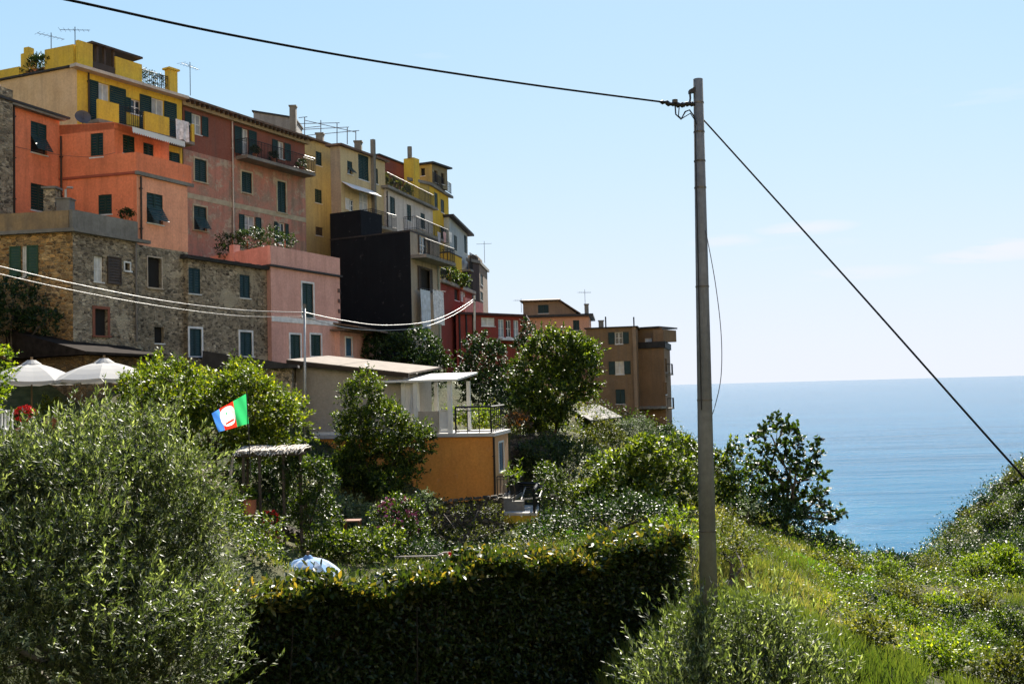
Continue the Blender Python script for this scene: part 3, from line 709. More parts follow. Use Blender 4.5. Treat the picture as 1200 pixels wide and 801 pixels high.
# --- long stone cottage row
h = House('stone_cottage', 'grey stone cottage with slate eave, two green shutters above two white framed ones', (220, 303, 46.4), (317, 319, 51.8), None, base=-.5, back=4)
fr = h.fr; SC_ = h
teal = plain('teal_shutter_paint', (.005, .024, .025), .5, var=.3); wf = plain('white_window_surround', (.6, .6, .6), .7)
window(h.root, fr, (221, 314, 235, 344), 'closed', teal); window(h.root, fr, (281, 322, 293, 349), 'closed', teal)
window(h.root, fr, (222, 385, 236, 417), 'closed', teal, wf); window(h.root, fr, (281, 389, 295, 417), 'closed', teal, wf)
h.finish(stw, stw, roof=('e', .25, .09))
mb = MB(); fr.box(mb, -.2, fr.L+.25, h.z+.1, h.z+.2, -4, .0); 
for i in range(26): q = i*fr.L/26; fr.box(mb, q, q+.26, h.z+.092, h.z+.13+.04*R.random(), -.3, .3)
build('roof_tiles', mb, M_slate, h.root)
pipe_down(fr, 314, 322, 420, M_pipe, h.root)

# --- pink house
pink = stucco('pink_plaster', (.62, .35, .29), (.5, .28, .235), .8, .3, dirt=(.25, .12, .09))
h = House('pink_house', 'pink plaster house with walled roof terrace and white framed green windows', (317, 312, 51.3), (398, 321, 57), (247, 311, 55), base=-.3)
PH = h; fr, fl = h.fr, h.fl
window(h.root, fr, (354, 332, 367, 372), 'closed', None, wf)
window(h.root, fr, (340, 392, 352, 421), 'closed', None, wf); window(h.root, fr, (364, 392, 376, 417), 'closed', None, wf)
mb = MB(); fr.box(mb, .02, fr.L-.1, fr.sz(340, 378)[1], fr.sz(340, 372)[1], .003, .03); build('plaster_band', mb, wf, h.root)
parapet(h.root, [(fr, -.03, fr.L), (fl, 0, fl.L-.16)], h.z+.11, fr.sz(330, 290)[1]-h.z-.1, .16, pink)
h.finish(pink, pink, roof=('e', .16, .1))
mb = MB(); fl.box(mb, 2.0, 2.4, h.z+.11, h.z+1.5, -.3, .1); build('chimney', mb, pink, h.root)
mb = MB()
for i in range(5): z0 = fr.sz(395, 338+i*12)[1]; fr.box(mb, fr.L-.25, fr.L-.01, z0-.22, z0, .003, .05)
build('quoin', mb, plain('brown_quoin', (.12, .07, .06), .9), h.root)
# lower annex with blue shutter and tiled canopy
a = House('pink_annex', 'low pink annex with narrow blue shutter under a brown tiled canopy', (398, 388, 56.4), (446, 392, 62.5), None, base=-.3, back=3, cat='annex')
window(a.root, a.fr, (405, 396, 412, 417), 'closed', plain('blue_shutter', (.03, .09, .16), .5), wf)
a.finish(pink, pink, roof=('e', .5, .12), mroof=M_tile)
mb = MB(); mb.box8([a.fr.w(-.2, a.z+.15, 1.2), a.fr.w(a.fr.L, a.z-.05, 1.4), a.fr.w(a.fr.L, a.z+.6, -3), a.fr.w(-.2, a.z+.9, -3), a.fr.w(-.2, a.z+.25, 1.2), a.fr.w(a.fr.L, a.z+.05, 1.4), a.fr.w(a.fr.L, a.z+.7, -3), a.fr.w(-.2, a.z+1.0, -3)])
build('canopy', mb, M_tile, a.root)
# --- pale yellow house beyond the maroon one
py = stucco('pale_yellow_plaster', (.5, .39, .17), (.42, .32, .16), .6, .3)
h = House('pale_yellow_house', 'narrow pale yellow house with three small shutters beside the maroon house', (352, 160, 68.5), (388, 172), None, base=1, back=7)
fr = h.fr
for r_ in ((370, 178, 377, 194), (369, 222, 377, 238), (370, 266, 378, 276)): window(h.root, fr, r_, 'closed', plain('brown_shutter', BRN, .7) if r_[1] > 250 else None)
h.finish(py, py, roof=('e', .3, .12), mroof=M_tile)
pt = P(375, 166, 71); chimney(h.root, pt[0], pt[1], pt[2]-.3, .5, .8, M_conc, pot=False)
# metal trellis on the roofs
t = thing('roof_trellis', 'empty grey metal trellis frame standing on the roof beside the maroon house', 'trellis', P(352, 165, 72))
mb = MB()
tp = [((357, 137), (357, 161)), ((376, 141), (376, 164)), ((395, 144), (395, 168)), ((407, 149), (407, 169)), ((417, 153), (417, 170))]
for (a, b) in tp: mb.tube([P(*a, 74), P(*b, 74)], .035, 5)
for (a, b) in (((350, 138), (360, 137)), ((350, 145), (398, 144)), ((352, 152), (409, 149)), ((356, 159), (421, 153)), ((357, 141), (417, 155)), ((357, 150), (376, 148))): mb.tube([P(*a, 74), P(*b, 74.4)], .025, 4)
build('frame', mb, plain('galvanised_pipe', (.14, .14, .15), .5, .5), t)

# --- beige house with awning
be = stucco('beige_plaster', (.52, .42, .24), (.44, .34, .2), .5, .25); be2 = stucco('shaded_drab_plaster', (.38, .31, .21), (.3, .24, .17), .6, .4)
h = House('beige_house', 'cream house with a large dark green shutter, small awning and iron balcony', (398.5, 171, 69), (451, 190), (387, 172), base=1)
fr, fl = h.fr, h.fl
window(h.root, fr, (407, 189, 413, 204), 'flap'); window(h.root, fr, (420, 182, 432, 211), 'closed'); window(h.root, fr, (437, 197, 443, 215), 'closed')
window(h.root, fr, (409, 234, 415, 247), 'open', M_white, side=(.5, 0)); window(h.root, fr, (421, 226, 432, 248), 'door', pane_c=(.4, .5, .6))
window(h.root, fr, (436, 242, 442, 258), 'door')
mb = MB(); q0, q1 = qx(fr, 400, 215), qx(fr, 435, 215); z = fr.sz(400, 213)[1]
mb.box8([fr.w(q0, z-.55, .9), fr.w(q1, z-.55, .9), fr.w(q1, z, .03), fr.w(q0, z, .03), fr.w(q0, z-.5, .9), fr.w(q1, z-.5, .9), fr.w(q1, z+.05, .03), fr.w(q0, z+.05, .03)]); build('awning', mb, M_cloth, h.root)
q0, q1 = qx(fr, 424, 263), fr.L; zb = fr.sz(436, 266)[1]; slab(fr, q0, q1, zb, .2, .95, M_conc, h.root); railing(h.root, [fr.w(q0, 0, .05), fr.w(q0, 0, .9), fr.w(q1, 0, .9)], zb, 1.05, M_iron)
h.finish(be2, be, roof=('e', .25, .15), mroof=M_tile)
mb = MB(); q = qx(fr, 436, 215); fr.box(mb, q-.14, q+.14, fr.sz(436, 268)[1], h.z+1.3, .003, .28); build('flue', mb, M_conc, h.root)
pt = P(420, 180, 71); chimney(h.root, pt[0], pt[1], h.z+.1, .5, .6, M_conc, pot=False)

# --- white house with long roof terrace
wh = stucco('off_white_plaster', (.56, .51, .47), (.42, .38, .34), .6, .35)
h = House('white_house', 'off white plaster house with a railed roof terrace and green shutters', (452, 221, 74), (507, 246), None, base=1.5, back=6)
fr = h.fr
window(h.root, fr, (457, 231, 463, 253), 'closed'); window(h.root, fr, (477, 240, 482, 259), 'closed'); window(h.root, fr, (493, 250, 498, 268), 'closed')
q0, q1 = qx(fr, 473, 270), fr.L+.8; zb = fr.sz(480, 272)[1]; slab(fr, q0, q1, zb, .18, 1.1, M_conc, h.root); railing(h.root, [fr.w(q0, 0, .05), fr.w(q0, 0, 1.05), fr.w(q1, 0, 1.05)], zb, 1.0, M_iron)
h.finish(wh, wh, roof=('e', .35, .2), mroof=M_conc)
railing(h.root, [fr.w(0, 0, .1), fr.w(fr.L, 0, .1)], h.z+.2, 1.05, M_iron)
pipe_down(fr, 453, 224, 268, M_pipe, h.root)
# --- terracotta block with yellow chimney stack
h = House('terracotta_attic', 'dark red attic block with a tall yellow chimney behind the white terrace', (444, 182, 84), (474, 184, 88), None, base=10, back=5, cat='attic')
h.finish(stucco('dull_red_plaster', (.2, .06, .045)), stucco('dull_red_plaster', (.2, .06, .045)), roof=('e', .15, .12))
f = Fac(P(473, 186, 86.5)[:2], P(484.5, 188, 86)[:2], 11, P(478, 184.5, 86)[2]); mb = MB(); f.box(mb, 0, f.L, 10, f.zt[0], -.9, 0); build('chimney', mb, yel, h.root)
mb = MB(); c = P(480.2, 184, 86.2); mb.tube([(c[0], c[1], c[2]-.1), (c[0], c[1], P(480, 172, 86.2)[2])], .2, 8); build('chimney_pot', mb, M_conc, h.root)

# --- yellow tower
yel2 = stucco('strong_yellow_plaster', (.64, .41, .035), (.55, .34, .03), .5, .3); olv = stucco('olive_yellow_plaster', (.4, .31, .1), (.3, .24, .09), .5, .4)
h = House('yellow_tower_house', 'tall narrow strong yellow house crowned by a small roof pavilion', (503, 217, 88), (525.5, 231), (484, 213), base=2)
fr, fl = h.fr, h.fl; TW = h
for r_ in ((509, 226, 513, 244), (516.5, 234, 520.5, 249), (516.5, 265, 520.5, 281), (517, 299, 521, 312)): window(h.root, fr, r_, 'closed')
h.finish(olv, yel2, roof=('e', .5, .25), mroof=M_conc)
pv = House('roof_pavilion', 'small weathered room with overhanging roof and railing atop the yellow tower', (506, 192, 89.5), (524, 198), (491, 194), base=h.z+.26, cat='roof room')
window(pv.root, pv.fr, (509, 200, 513, 214), 'hole'); window(pv.root, pv.fr, (517, 203, 521, 216), 'hole'); window(pv.root, pv.fl, (493, 197, 498, 206), 'hole')
pv.finish(olv, stucco('grey_olive_plaster', (.22, .19, .12)), roof=('e', .35, .15))
railing(pv.root, [h.fr.w(.2, 0, .3), h.fr.w(h.fr.L, 0, .3)], h.z+.26, 1.0, M_iron)

# --- gabled grey-blue house
gb = stucco('blue_grey_plaster', (.4, .44, .45), (.32, .35, .35), .5, .3)
h = House('blue_grey_house', 'blue grey gabled house with dark shutters and balcony at the far end', (527, 280, 92), (548, 283, 99), None, base=2, back=6)
fr = h.fr; zl = P(527, 254, 92)[2]; zr_ = P(550, 271, 99)[2]; fr.zt = (zl, zr_)
window(h.root, fr, (532, 276, 535.5, 294), 'closed'); window(h.root, fr, (544, 276, 547, 297), 'closed')
mb = MB(); fr.wall(mb); build('wall', mb, gb, h.root)
mb = MB(); mb.box8([fr.w(-.3, zl, .5), fr.w(fr.L+.8, zr_-.4, .5), fr.w(fr.L+.8, zr_-.4, -6), fr.w(-.3, zl, -6), fr.w(-.3, zl+.2, .5), fr.w(fr.L+.8, zr_-.2, .5), fr.w(fr.L+.8, zr_-.2, -6), fr.w(-.3, zl+.2, -6)]); build('roof', mb, M_slate, h.root)
mb = MB(); L_, R_ = h.L, h.R; mb.face([(*h.L, 2), (*h.C, 2), (*h.C, zl), (*h.L, zl)]); mb.face([(*h.R, 2), (*h.K, 2), (*h.K, zr_), (*h.R, zr_)]); mb.face([(*h.K, 2), (*h.L, 2), (*h.L, zl), (*h.K, zr_)]); build('back_wall', mb, gb, h.root)
zb = fr.sz(545, 318)[1]; slab(fr, fr.L*.55, fr.L+.3, zb, .2, 1.0, M_conc, h.root); railing(h.root, [fr.w(fr.L*.55, 0, .95), fr.w(fr.L+.3, 0, .95), fr.w(fr.L+.3, 0, 0)], zb, 1.6, M_iron)
h = House('yellow_box_bay', 'boxy mustard yellow bay below the blue grey house', (527, 296, 88), (541, 299, 92), None, base=3, back=3, cat='bay')
h.finish(yel2, yel2, roof=('e', .05, .1))
# --- far end house
h = House('brown_end_house', 'last tall brown house of the row with a pale cornice towards the sea', (561.5, 309, 98), (571, 318, 105), (549, 305, 96), base=0)
window(h.root, h.fr, (563, 322, 566, 334), 'closed'); window(h.root, h.fr, (563, 342, 566, 352), 'closed')
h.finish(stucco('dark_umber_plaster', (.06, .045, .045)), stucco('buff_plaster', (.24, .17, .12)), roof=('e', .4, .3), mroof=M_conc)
mb = MB(); h.fr.box(mb, h.fr.L*.3, h.fr.L, h.z+.3, h.z+1.2, -3, -.5); build('roof_room', mb, stucco('buff_plaster', (.24, .17, .12)), h.root)
antenna(P(568, 308, 99), 2.2, 'leaning spindly antenna on the brown end house', .1)

# --- black tarred wall house
blk = stucco('black_tarred_render', (.0045, .0065, .010), (.007, .010, .014), .6, .05, dirt=(.05, .055, .065)); drab = stucco('drab_beige_plaster', (.38, .32, .25), (.3, .26, .2), .6, .4)
h = House('black_wall_house', 'house with a huge black tarred side wall and curtained balcony front', (480.5, 271, 64), (515, 285, 69), (387, 276, 67), base=-.8)
fr, fl = h.fr, h.fl
window(h.root, fr, (490, 315, 506, 340), 'hole', surround=plain('brown_frame', BRN, .7)); q0, z0, q1, z1 = fr.rect((490, 315, 506, 340))
for a, b in ((q0, q0+.36), (q1-.5, q1)): build('shutter', leaf_panel(fr, a, b, z0, z1, .02, .07), plain('brown_grey_shutter', BRN, .7), h.root)
window(h.root, fr, (491, 277, 501, 298), 'open', plain('brown_grey_shutter', BRN, .7), side=(.2, .3))
window(h.root, fr, (495, 382, 502, 398), 'closed', plain('blue_shutter', (.03, .09, .16), .5))
zb = fr.sz(496, 303)[1]; slab(fr, .02, fr.L+.2, zb, .22, 1.1, M_conc, h.root); railing(h.root, [fr.w(.05, 0, 1.02), fr.w(fr.L+.15, 0, 1.02), fr.w(fr.L+.15, 0, .1)], zb, 1.0, M_iron)
pipe_down(fr, 513, 300, 405, plain('green_grey_pipe', (.16, .2, .17), .6), h.root)
h.finish(blk, drab, roof=('e', .03, .1))
mb = MB(); qa = qx(fl, 423, 260); fl.box(mb, 0, qa, h.z+.102, fl.sz(405, 248)[1], -2.4, 0); build('raised_wall', mb, blk, h.root)
h_blk = h
cu = thing('hanging_curtain', 'long white and blue curtains hanging from the drab balcony beside the black wall', 'curtain', fr.w(.4, fr.sz(500, 340)[1], .5))
mb = pleated(fr, qx(fr, 485.5, 360), qx(fr, 497, 360), fr.sz(490, 384)[1], fr.sz(490, 340)[1], .45, .09, 9); build('sheet', mb, plain('pale_blue_sheet', (.45, .52, .6), .8), cu)
mb = pleated(fr, qx(fr, 499.5, 360), qx(fr, 512, 360), fr.sz(505, 380)[1], fr.sz(505, 341)[1], .5, .05, 6); build('sheet', mb, plain('white_sheet', (.6, .6, .62), .8, var=.4, scale=6), cu)
mb = MB(); mb.tube([fr.w(qx(fr, 484, 340), fr.sz(490, 339)[1], .48), fr.w(qx(fr, 514, 340), fr.sz(505, 340)[1], .5)], .02, 5); build('curtain_rod', mb, M_iron, cu)
# laundry
f = YH.fr; q0 = qx(f, 188, 140); zb = f.sz(190, 143)[1]
w_ = build('laundry_sheet', pleated(f, q0+.1, q0+1.0, zb-1.1, zb, 1.12, .03, 4), plain('white_sheet', (.6, .6, .62), .8), None, loc=f.w(q0, zb, 1.1)); tag(w_, 'white sheet hung to dry over the balcony rail of the yellow house', 'laundry')
for i, (px, c_, lb) in enumerate(((492, (.3, .3, .36), 'grey shirt pegged on the drying line below the white house'), (499, (.5, .3, .3), 'faded pink cloth pegged on the drying line below the white house'), (506, (.7, .7, .7), 'white towel pegged on the line at the drab balcony'))):
    f = h_blk.fr; q = qx(f, px, 275); z = f.sz(px, 273)[1]
    w_ = build('hanging_laundry', pleated(f, q, q+.55, z-.7, z, 1.25, .04, 3), plain('laundry_%d' % i, c_, .8), None, loc=f.w(q, z, 1.2)); tag(w_, lb, 'laundry')

# --- red house beyond the black wall and its long glazed gallery
red = stucco('oxblood_plaster', (.22, .04, .03), (.18, .035, .028), .5, .2); pk2 = plain('salmon_paint', (.42, .13, .11), .8)
h = House('red_house', 'small oxblood house with salmon balcony under a dark terrace roof', (516, 331, 76), (553, 343, 86), None, base=0, back=5)
fr = h.fr
window(h.root, fr, (532.5, 338, 538, 352), 'hole'); window(h.root, fr, (540, 339, 546, 353), 'glass', pane_c=(.3, .45, .5))
h.finish(red, red, roof=('e', .3, .25), mroof=M_conc)
q0, q1 = qx(fr, 531, 360), fr.L; zb = fr.sz(536, 366)[1]; mb = MB(); fr.box(mb, q0, q1, zb, zb+1.1, .85, .97); fr.box(mb, q0, q1, zb-.15, zb, .002, .97); build('balcony_parapet', mb, pk2, h.root)
railing(h.root, [fr.w(0, 0, .1), fr.w(fr.L, 0, .1)], h.z+.25, .9, M_iron)
h = House('red_gallery', 'long low red building with glazed veranda bays and a dark flat roof', (613, 371, 84), (617, 371.5, 90), (534, 365, 79), base=-1.5)
fl = h.fl
window(h.root, fl, (564, 372, 580, 382), 'glass', pane_c=(.5, .55, .55)); window(h.root, fl, (584, 374, 591, 395), 'glass', pane_c=(.25, .3, .32)); window(h.root, fl, (593, 375, 599, 395), 'glass')  # first pane's pale tone is a reflection put into its colour
window(h.root, fl, (602, 375, 608, 396), 'glass', pane_c=(.25, .3, .32)); window(h.root, fl, (586, 402, 594, 412), 'closed')
mb = MB(); fl.box(mb, qx(fl, 582, 397), fl.L, fl.sz(595, 399)[1], fl.sz(595, 396.5)[1], .003, .7); build('balcony_slab', mb, wf, h.root)
h.finish(red, red, roof=('e', .4, .18), mroof=plain('dark_brown_fascia', (.05, .02, .018), .8))
mb = MB()
for px in (538, 546, 554): q = qx(fl, px, 380); fl.box(mb, q-.06, q+.06, -1.5+.4, h.z, .003, .1)
build('post', mb, M_iron, h.root)

# --- rose house with attic (right of the trees)
rose = stucco('rose_plaster', (.62, .34, .23), (.55, .29, .2), .5, .2); attc = stucco('brown_attic_plaster', (.28, .19, .13), (.22, .15, .1), .6, .3)
h = House('rose_house', 'rose plaster house with a brown attic storey and dark eave', (690, 370, 100), (692.5, 371, 108), (613, 370, 100.5), base=-4)
fl = h.fl; window(h.root, fl, (671.5, 375, 679, 387), 'closed', plain('dark_teal_shutter', (.01, .03, .03), .6))
h.finish(rose, rose, roof=('e', .45, .22))
mb = MB(); q0 = qx(fl, 612.5, 360); q1 = qx(fl, 655, 360); q2 = qx(fl, 677, 367); zt = fl.sz(640, 352)[1]; zb = h.z+.222
fA = Fac(fl.w(q0, 0, -.6), fl.w(q1, 0, -.6), zb, zt)
window(h.root, fA, (630.5, 357, 643, 367), 'closed', plain('dark_teal_shutter', (.01, .03, .03), .6)); mb = MB(); fA.wall(mb)
mb.face([fl.w(q1, zb, -.6), fl.w(q2, zb, -.6), fl.w(q1, zt, -.6)]); mb.face([fl.w(q0, zb, -.6), fl.w(q0, zb, -5), fl.w(q0, zt, -5), fl.w(q0, zt, -.6)]); mb.face([fl.w(q0, zb, -5), fl.w(q1, zb, -5), fl.w(q1, zt, -5), fl.w(q0, zt, -5)]); mb.face([fl.w(q1, zb, -5), fl.w(q2, zb, -5), fl.w(q1, zt, -5)]); build('attic_wall', mb, attc, h.root)
mb = MB(); mb.box8([fl.w(q0-.3, zt, -.2), fl.w(q1+.05, zt, -.2), fl.w(q1+.05, zt+.15, -5.2), fl.w(q0-.3, zt+.15, -5.2), fl.w(q0-.3, zt+.1, -.2), fl.w(q1+.05, zt+.1, -.2), fl.w(q1+.05, zt+.6, -5.2), fl.w(q0-.3, zt+.6, -5.2)])
mb.box8([fl.w(q1+.06, zt-.0, -.3), fl.w(q2+.3, zb+.0, -.3), fl.w(q2+.3, zb, -5.2), fl.w(q1+.06, zt, -5.2), fl.w(q1+.06, zt+.13, -.3), fl.w(q2+.3, zb+.13, -.3), fl.w(q2+.3, zb+.13, -5.2), fl.w(q1+.06, zt+.13, -5.2)]); build('attic_roof', mb, M_tile, h.root)
pt = P(687.5, 366, 101); chimney(h.root, pt[0], pt[1], h.z+.2, .4, 1.0, M_conc, pot=False)
antenna(P(686, 366, 103), 2.4, 'tall thin antenna on the rose house roof beside its chimney', .5); antenna(P(611, 366, 101), 1.4, 'stubby antenna at the edge of the rose attic roof', .5)

# --- brown seaward house
brn = stucco('tobacco_brown_plaster', (.22, .14, .078), (.17, .11, .06), .8, .45); brn2 = stucco('warm_brown_plaster', (.24, .15, .085), (.18, .115, .065), .7, .4)
h = House('brown_sea_house', 'three storey brown house with cream curtained window standing above the sea', (745, 383, 92), (750, 384, 99), (687, 386, 93), base=-7.5)
fl, fr = h.fl, h.fr
window(h.root, fl, (720.5, 389, 730, 403), 'open', None, side=(.6, .55)); window(h.root, fl, (721, 423, 731.5, 438.5), 'open', None, side=(.6, .6), pane_c=(.55, .5, .42)); window(h.root, fl, (721.5, 456, 732.5, 473), 'closed')
mb = MB(); fl.box(mb, fl.L-.32, fl.L-.02, -5, h.z, .003, .12); build('plaster_pilaster', mb, stucco('pale_brown_plaster', (.3, .21, .14)), h.root)
h.finish(brn, brn2, roof=('e', .2, .1))
pt = P(704.5, 383, 95); chimney(h.root, pt[0], pt[1], h.z+.1, .45, .7, M_conc, pot=False)
mb = MB()
for px in (710, 743): c = P(px, 384, 93); mb.tube([(c[0], c[1], h.z), (c[0], c[1], h.z+(1.1 if px == 710 else 1.0))], .07, 6)
build('flue_pipe', mb, M_iron, h.root)
w = House('brown_sea_wing', 'recessed right wing of the brown house with a roof loggia facing the water', (778, 407, 93.5), (785, 410, 102), (746.5, 407, 95), base=-7.5, cat='house wing')
fl, fr = w.fl, w.fr
for r_ in ((779.5, 420, 781.5, 436), (779.5, 448, 781.5, 462)): window(w.root, fr, r_, 'hole')
w.finish(brn2, brn2, roof=('e', .15, .6), mroof=M_slate)
mb = MB(); f_ = Fac(fl.w(-.7, 0, -.9), fl.w(fl.L*.8, 0, -.9), w.z+.6, P(760, 385, 96)[2]); 
window(w.root, f_, (755.5, 396, 764, 405), 'glass', pane_c=(.6, .65, .7)); f_.wall(mb); build('loggia_wall', mb, brn, w.root)
mb = MB(); fl.box(mb, -.7, fl.L*.74, f_.zt[0]+.003, f_.zt[0]+.14, -5, -.6); build('loggia_roof', mb, M_slate, w.root)
mb = MB(); fl.box(mb, fl.L*.62, fl.L, w.z+.6, w.z+1.7, -3, -.0); build('terrace_wall', mb, brn2, w.root)
zb = fl.sz(760, 477)[1]; mb = MB(); fl.box(mb, -.5, fl.L+.1, zb-.12, zb+.1, .003, 1.2); build('canopy', mb, M_conc, w.root)
for i, ry in enumerate((438, 478)):
    zz = fr.sz(781, ry)[1]; slab(fr, 1.4, 3.4, zz, .12, .6, M_conc, w.root); railing(w.root, [fr.w(1.4, 0, .1), fr.w(1.4, 0, .55), fr.w(3.4, 0, .55)], zz, .95, M_iron, gap=.2)
c = thing('canvas_canopy', 'pale canvas canopy stretched over a terrace in front of the brown house', 'canopy', P(710, 492, 76))
mb = MB(); a, b, e, g_ = P(668, 480, 80), P(700, 474, 84), P(729, 489, 79), P(692, 493, 74)
mb.box8([a, g_, e, b, a+[0, 0, .08], g_+[0, 0, .08], e+[0, 0, .08], b+[0, 0, .08]]); build('canvas', mb, plain('sun_bleached_canvas', (.24, .23, .21), .95, spec=.05), c)
mb = MB()
for p in (a, b, e, g_): mb.tube([p, (p[0], p[1], p[2]-2.3)], .05, 5)
build('post', mb, M_iron, c)

# ---------------------------------------------------------------- lower sheds and terraces
shedm = stone('ochre_rubble_shed', [(.12, .07, .03), (.2, .12, .05), (.07, .05, .03), (.26, .17, .08)], (.13, .09, .05), 3.5)
h = House('stone_shed', 'low stone shed with a wide dark roof behind the white parasols', (101, 416, 37.2), (178, 424, 41.5), (20, 396, 39.5), base=-3, cat='shed')
h.finish(shedm, shedm, roof=None)
mb = MB(); zf = h.z+.05; r4 = h.ring(.35)
mb.prism([r4[1], r4[2], r4[3], r4[0]], zf-.03, [zf+.07, zf+.07, zf+1.15, zf+1.15]); build('roof', mb, plain('brown_black_roofing', (.022, .017, .014), 1., var=.5, spec=.05), h.root)
h = House('garden_shed', 'small dark roofed shed between the bright bushes and the street lamp pole', (342, 431, 45), (348, 431, 48), (246, 422, 45.5), base=-2.5, cat='shed')
h.finish(stw, stw, roof=('e', .3, .1)); mb = MB(); rr = h.ring(.3); mb.prism([rr[1], rr[2], rr[3], rr[0]], h.z+.102, [h.z+.12, h.z+.12, h.z+.9, h.z+.9]); build('roof_tiles', mb, M_slate, h.root)

ora2 = stucco('burnt_orange_plaster', (.62, .27, .06), (.55, .22, .05), .6, .15, dirt=(.2, .09, .04)); shell_ = stucco('shell_beige_plaster', (.34, .31, .265), (.3, .27, .23), .5, .15)
h = House('orange_terrace_house', 'low burnt orange house with beige cabin storey and railed white terrace roof', (577.5, 511, 44), (595, 503.5, 47.4), (372, 506.5, 46), base=-8)
fl, fr = h.fl, h.fr; OT = h
bw = plain('blue_grey_shutter', (.05, .10, .15), .5)
window(h.root, fr, (584.5, 518, 590, 552), 'closed', bw, wf, sw=.08)
pipe_down(fr, 577.5, 512, 600, M_pipe, h.root, .05)
h.finish(ora2, stucco('lit_burnt_orange_plaster', (.55, .32, .17), streak=.1), roof=('e', .12, .16), mroof=plain('white_terrace_slab', (.38, .37, .35), .8, var=.12))  # right face coloured lighter, its brighter light put into the plaster
zt = h.z+.16
mb = MB(); fr.box(mb, .2, fr.L-.1, fr.sz(585, 585)[1], fr.sz(585, 584)[1]+.12, .003, .75); build('balcony_slab', mb, M_conc, h.root)
railing(h.root, [fr.w(.2, 0, .1), fr.w(.2, 0, .7), fr.w(fr.L-.1, 0, .7)], fr.sz(585, 584)[1]+.12, .95, M_iron)
# terrace railing
railing(h.root, [fl.w(qx(fl, 533, 505), 0, -.15), fl.w(fl.L-.1, 0, -.15), fr.w(fr.L-.1, 0, -.15)], zt, 1.15, M_iron, gap=.45, r=.022)
# beige cabin storey
qa = qx(fl, 342, 470); qb = qx(fl, 470, 480)
zL = fl.sz(350, 423)[1]; zR = fl.sz(470, 439)[1]
fc = Fac(fl.w(-1.2, 0, -.35), fl.w(qb, 0, -.35), h.base, (zL, zR))
fc.z0 = -7; mb = MB(); fc.wall(mb)
mb.face([fc.w(fc.L, zt), fc.w(fc.L, zt, -4), fc.w(fc.L, zR, -4), fc.w(fc.L, zR)]); mb.face([fc.w(0, -7), fc.w(0, -7, -4), fc.w(0, zL, -4), fc.w(0, zL)]); mb.face([fc.w(0, -7, -4), fc.w(fc.L, -7, -4), fc.w(fc.L, zR, -4), fc.w(0, zL, -4)])
build('cabin_wall', mb, shell_, h.root)
mb = MB(); mb.box8([fc.w(-.3, zL+.02, .35), fc.w(fc.L+.4, zR, .35), fc.w(fc.L+.4, zR+.3, -4.3), fc.w(-.3, zL+.3, -4.3), fc.w(-.3, zL+.1, .35), fc.w(fc.L+.4, zR+.08, .35), fc.w(fc.L+.4, zR+.4, -4.3), fc.w(-.3, zL+.4, -4.3)]); build('cabin_roof', mb, plain('pale_sheet_roof', (.17, .14, .115), .95, var=.3), h.root)
mb = MB(); mb.box8([fc.w(-.3, zL-.12, .38), fc.w(fc.L+.4, zR-.14, .38), fc.w(fc.L+.4, zR-.14, .34), fc.w(-.3, zL-.12, .34), fc.w(-.3, zL+.06, .38), fc.w(fc.L+.4, zR+.04, .38), fc.w(fc.L+.4, zR+.04, .352), fc.w(-.3, zL+.06, .352)]); build('fascia', mb, M_pipe, h.root)
mb = MB(); fc.box(mb, 0, fc.L, fl.sz(400, 510)[1], fl.sz(400, 506)[1], .003, .12); build('ledge', mb, M_white, h.root)
# low wall and white gate on the terrace
mb = MB(); q0, q1 = qx(fl, 487, 500), qx(fl, 513, 500); fl.box(mb, q0, q1, zt, zt+1.0, -.22, -.08); build('low_wall', mb, shell_, h.root)
mb = leaf_panel(fl, q1+.03, qx(fl, 529, 500), zt+.02, zt+1.05, -.2, -.13); build('gate', mb, M_white, h.root)
p = thing('white_pergola', 'white roofed pergola with curtain on the orange house terrace', 'pergola', fl.w(qx(fl, 500, 500), zt, -1.5))
zp = fl.sz(500, 447)[1]; q0, q1 = qx(fl, 449, 445), qx(fl, 537, 447)
mb = MB(); mb.box8([fl.w(q0, zp, .15), fl.w(q1, zp, .15), fl.w(q1, zp+.32, -3.2), fl.w(q0, zp+.32, -3.2), fl.w(q0, zp+.09, .15), fl.w(q1, zp+.09, .15), fl.w(q1, zp+.41, -3.2), fl.w(q0, zp+.41, -3.2)]); build('roof', mb, M_white, p)
mb = MB()
for px in (471, 487, 527):
    q = qx(fl, px, 480); fl.box(mb, q-.09, q+.09, zt, zp-.003, -.15 if px > 480 else -.35, .03 if px > 480 else -.17)
    if px > 480: fl.box(mb, q-.08, q+.08, zt, zp-.003, -3.1, -2.94)
build('post', mb, M_white, p)
q = qx(fl, 471, 470); build('curtain', pleated(fl, q+.1, q+.75, zt+.9, zp-.05, -.25, .05, 5), M_cloth, p)
# lower landing with dark frame railing
s = thing('stone_landing', 'small paved landing with yellow edge, steps and dark frame railing below the orange house', 'landing', P(608, 640, 43.5))
a, b, c, d_ = P(588, 603, 43.6), P(629, 604, 43.2), P(633, 592, 46), P(596, 590, 46.5)
za = a[2]; pts = [a[:2], b[:2], c[:2], d_[:2]]
mb = MB(); mb.prism(pts, za-.02, za+.1); build('paving', mb, plain('pale_paving', (.45, .42, .38), .85), s)
mb = MB(); mb.prism([p_+np.array([0, .03]) for p_ in pts], za-.35, za-.022); build('edge_beam', mb, yel2, s)
mb = MB(); mb.prism([p_+np.array([0, .1]) for p_ in pts], za-3.4, za-.352); build('retaining_wall', mb, stw, s)
mb = MB()
for i in range(5): t_ = i/5; x = a[0]+.05; mb.box((x-.1, a[1]+.4+i*.4, za+.1), (x+.95-.0*i, a[1]+.8+i*.4, za+.1+.17*(5-i)*.5))
build('step', mb, M_conc, s)
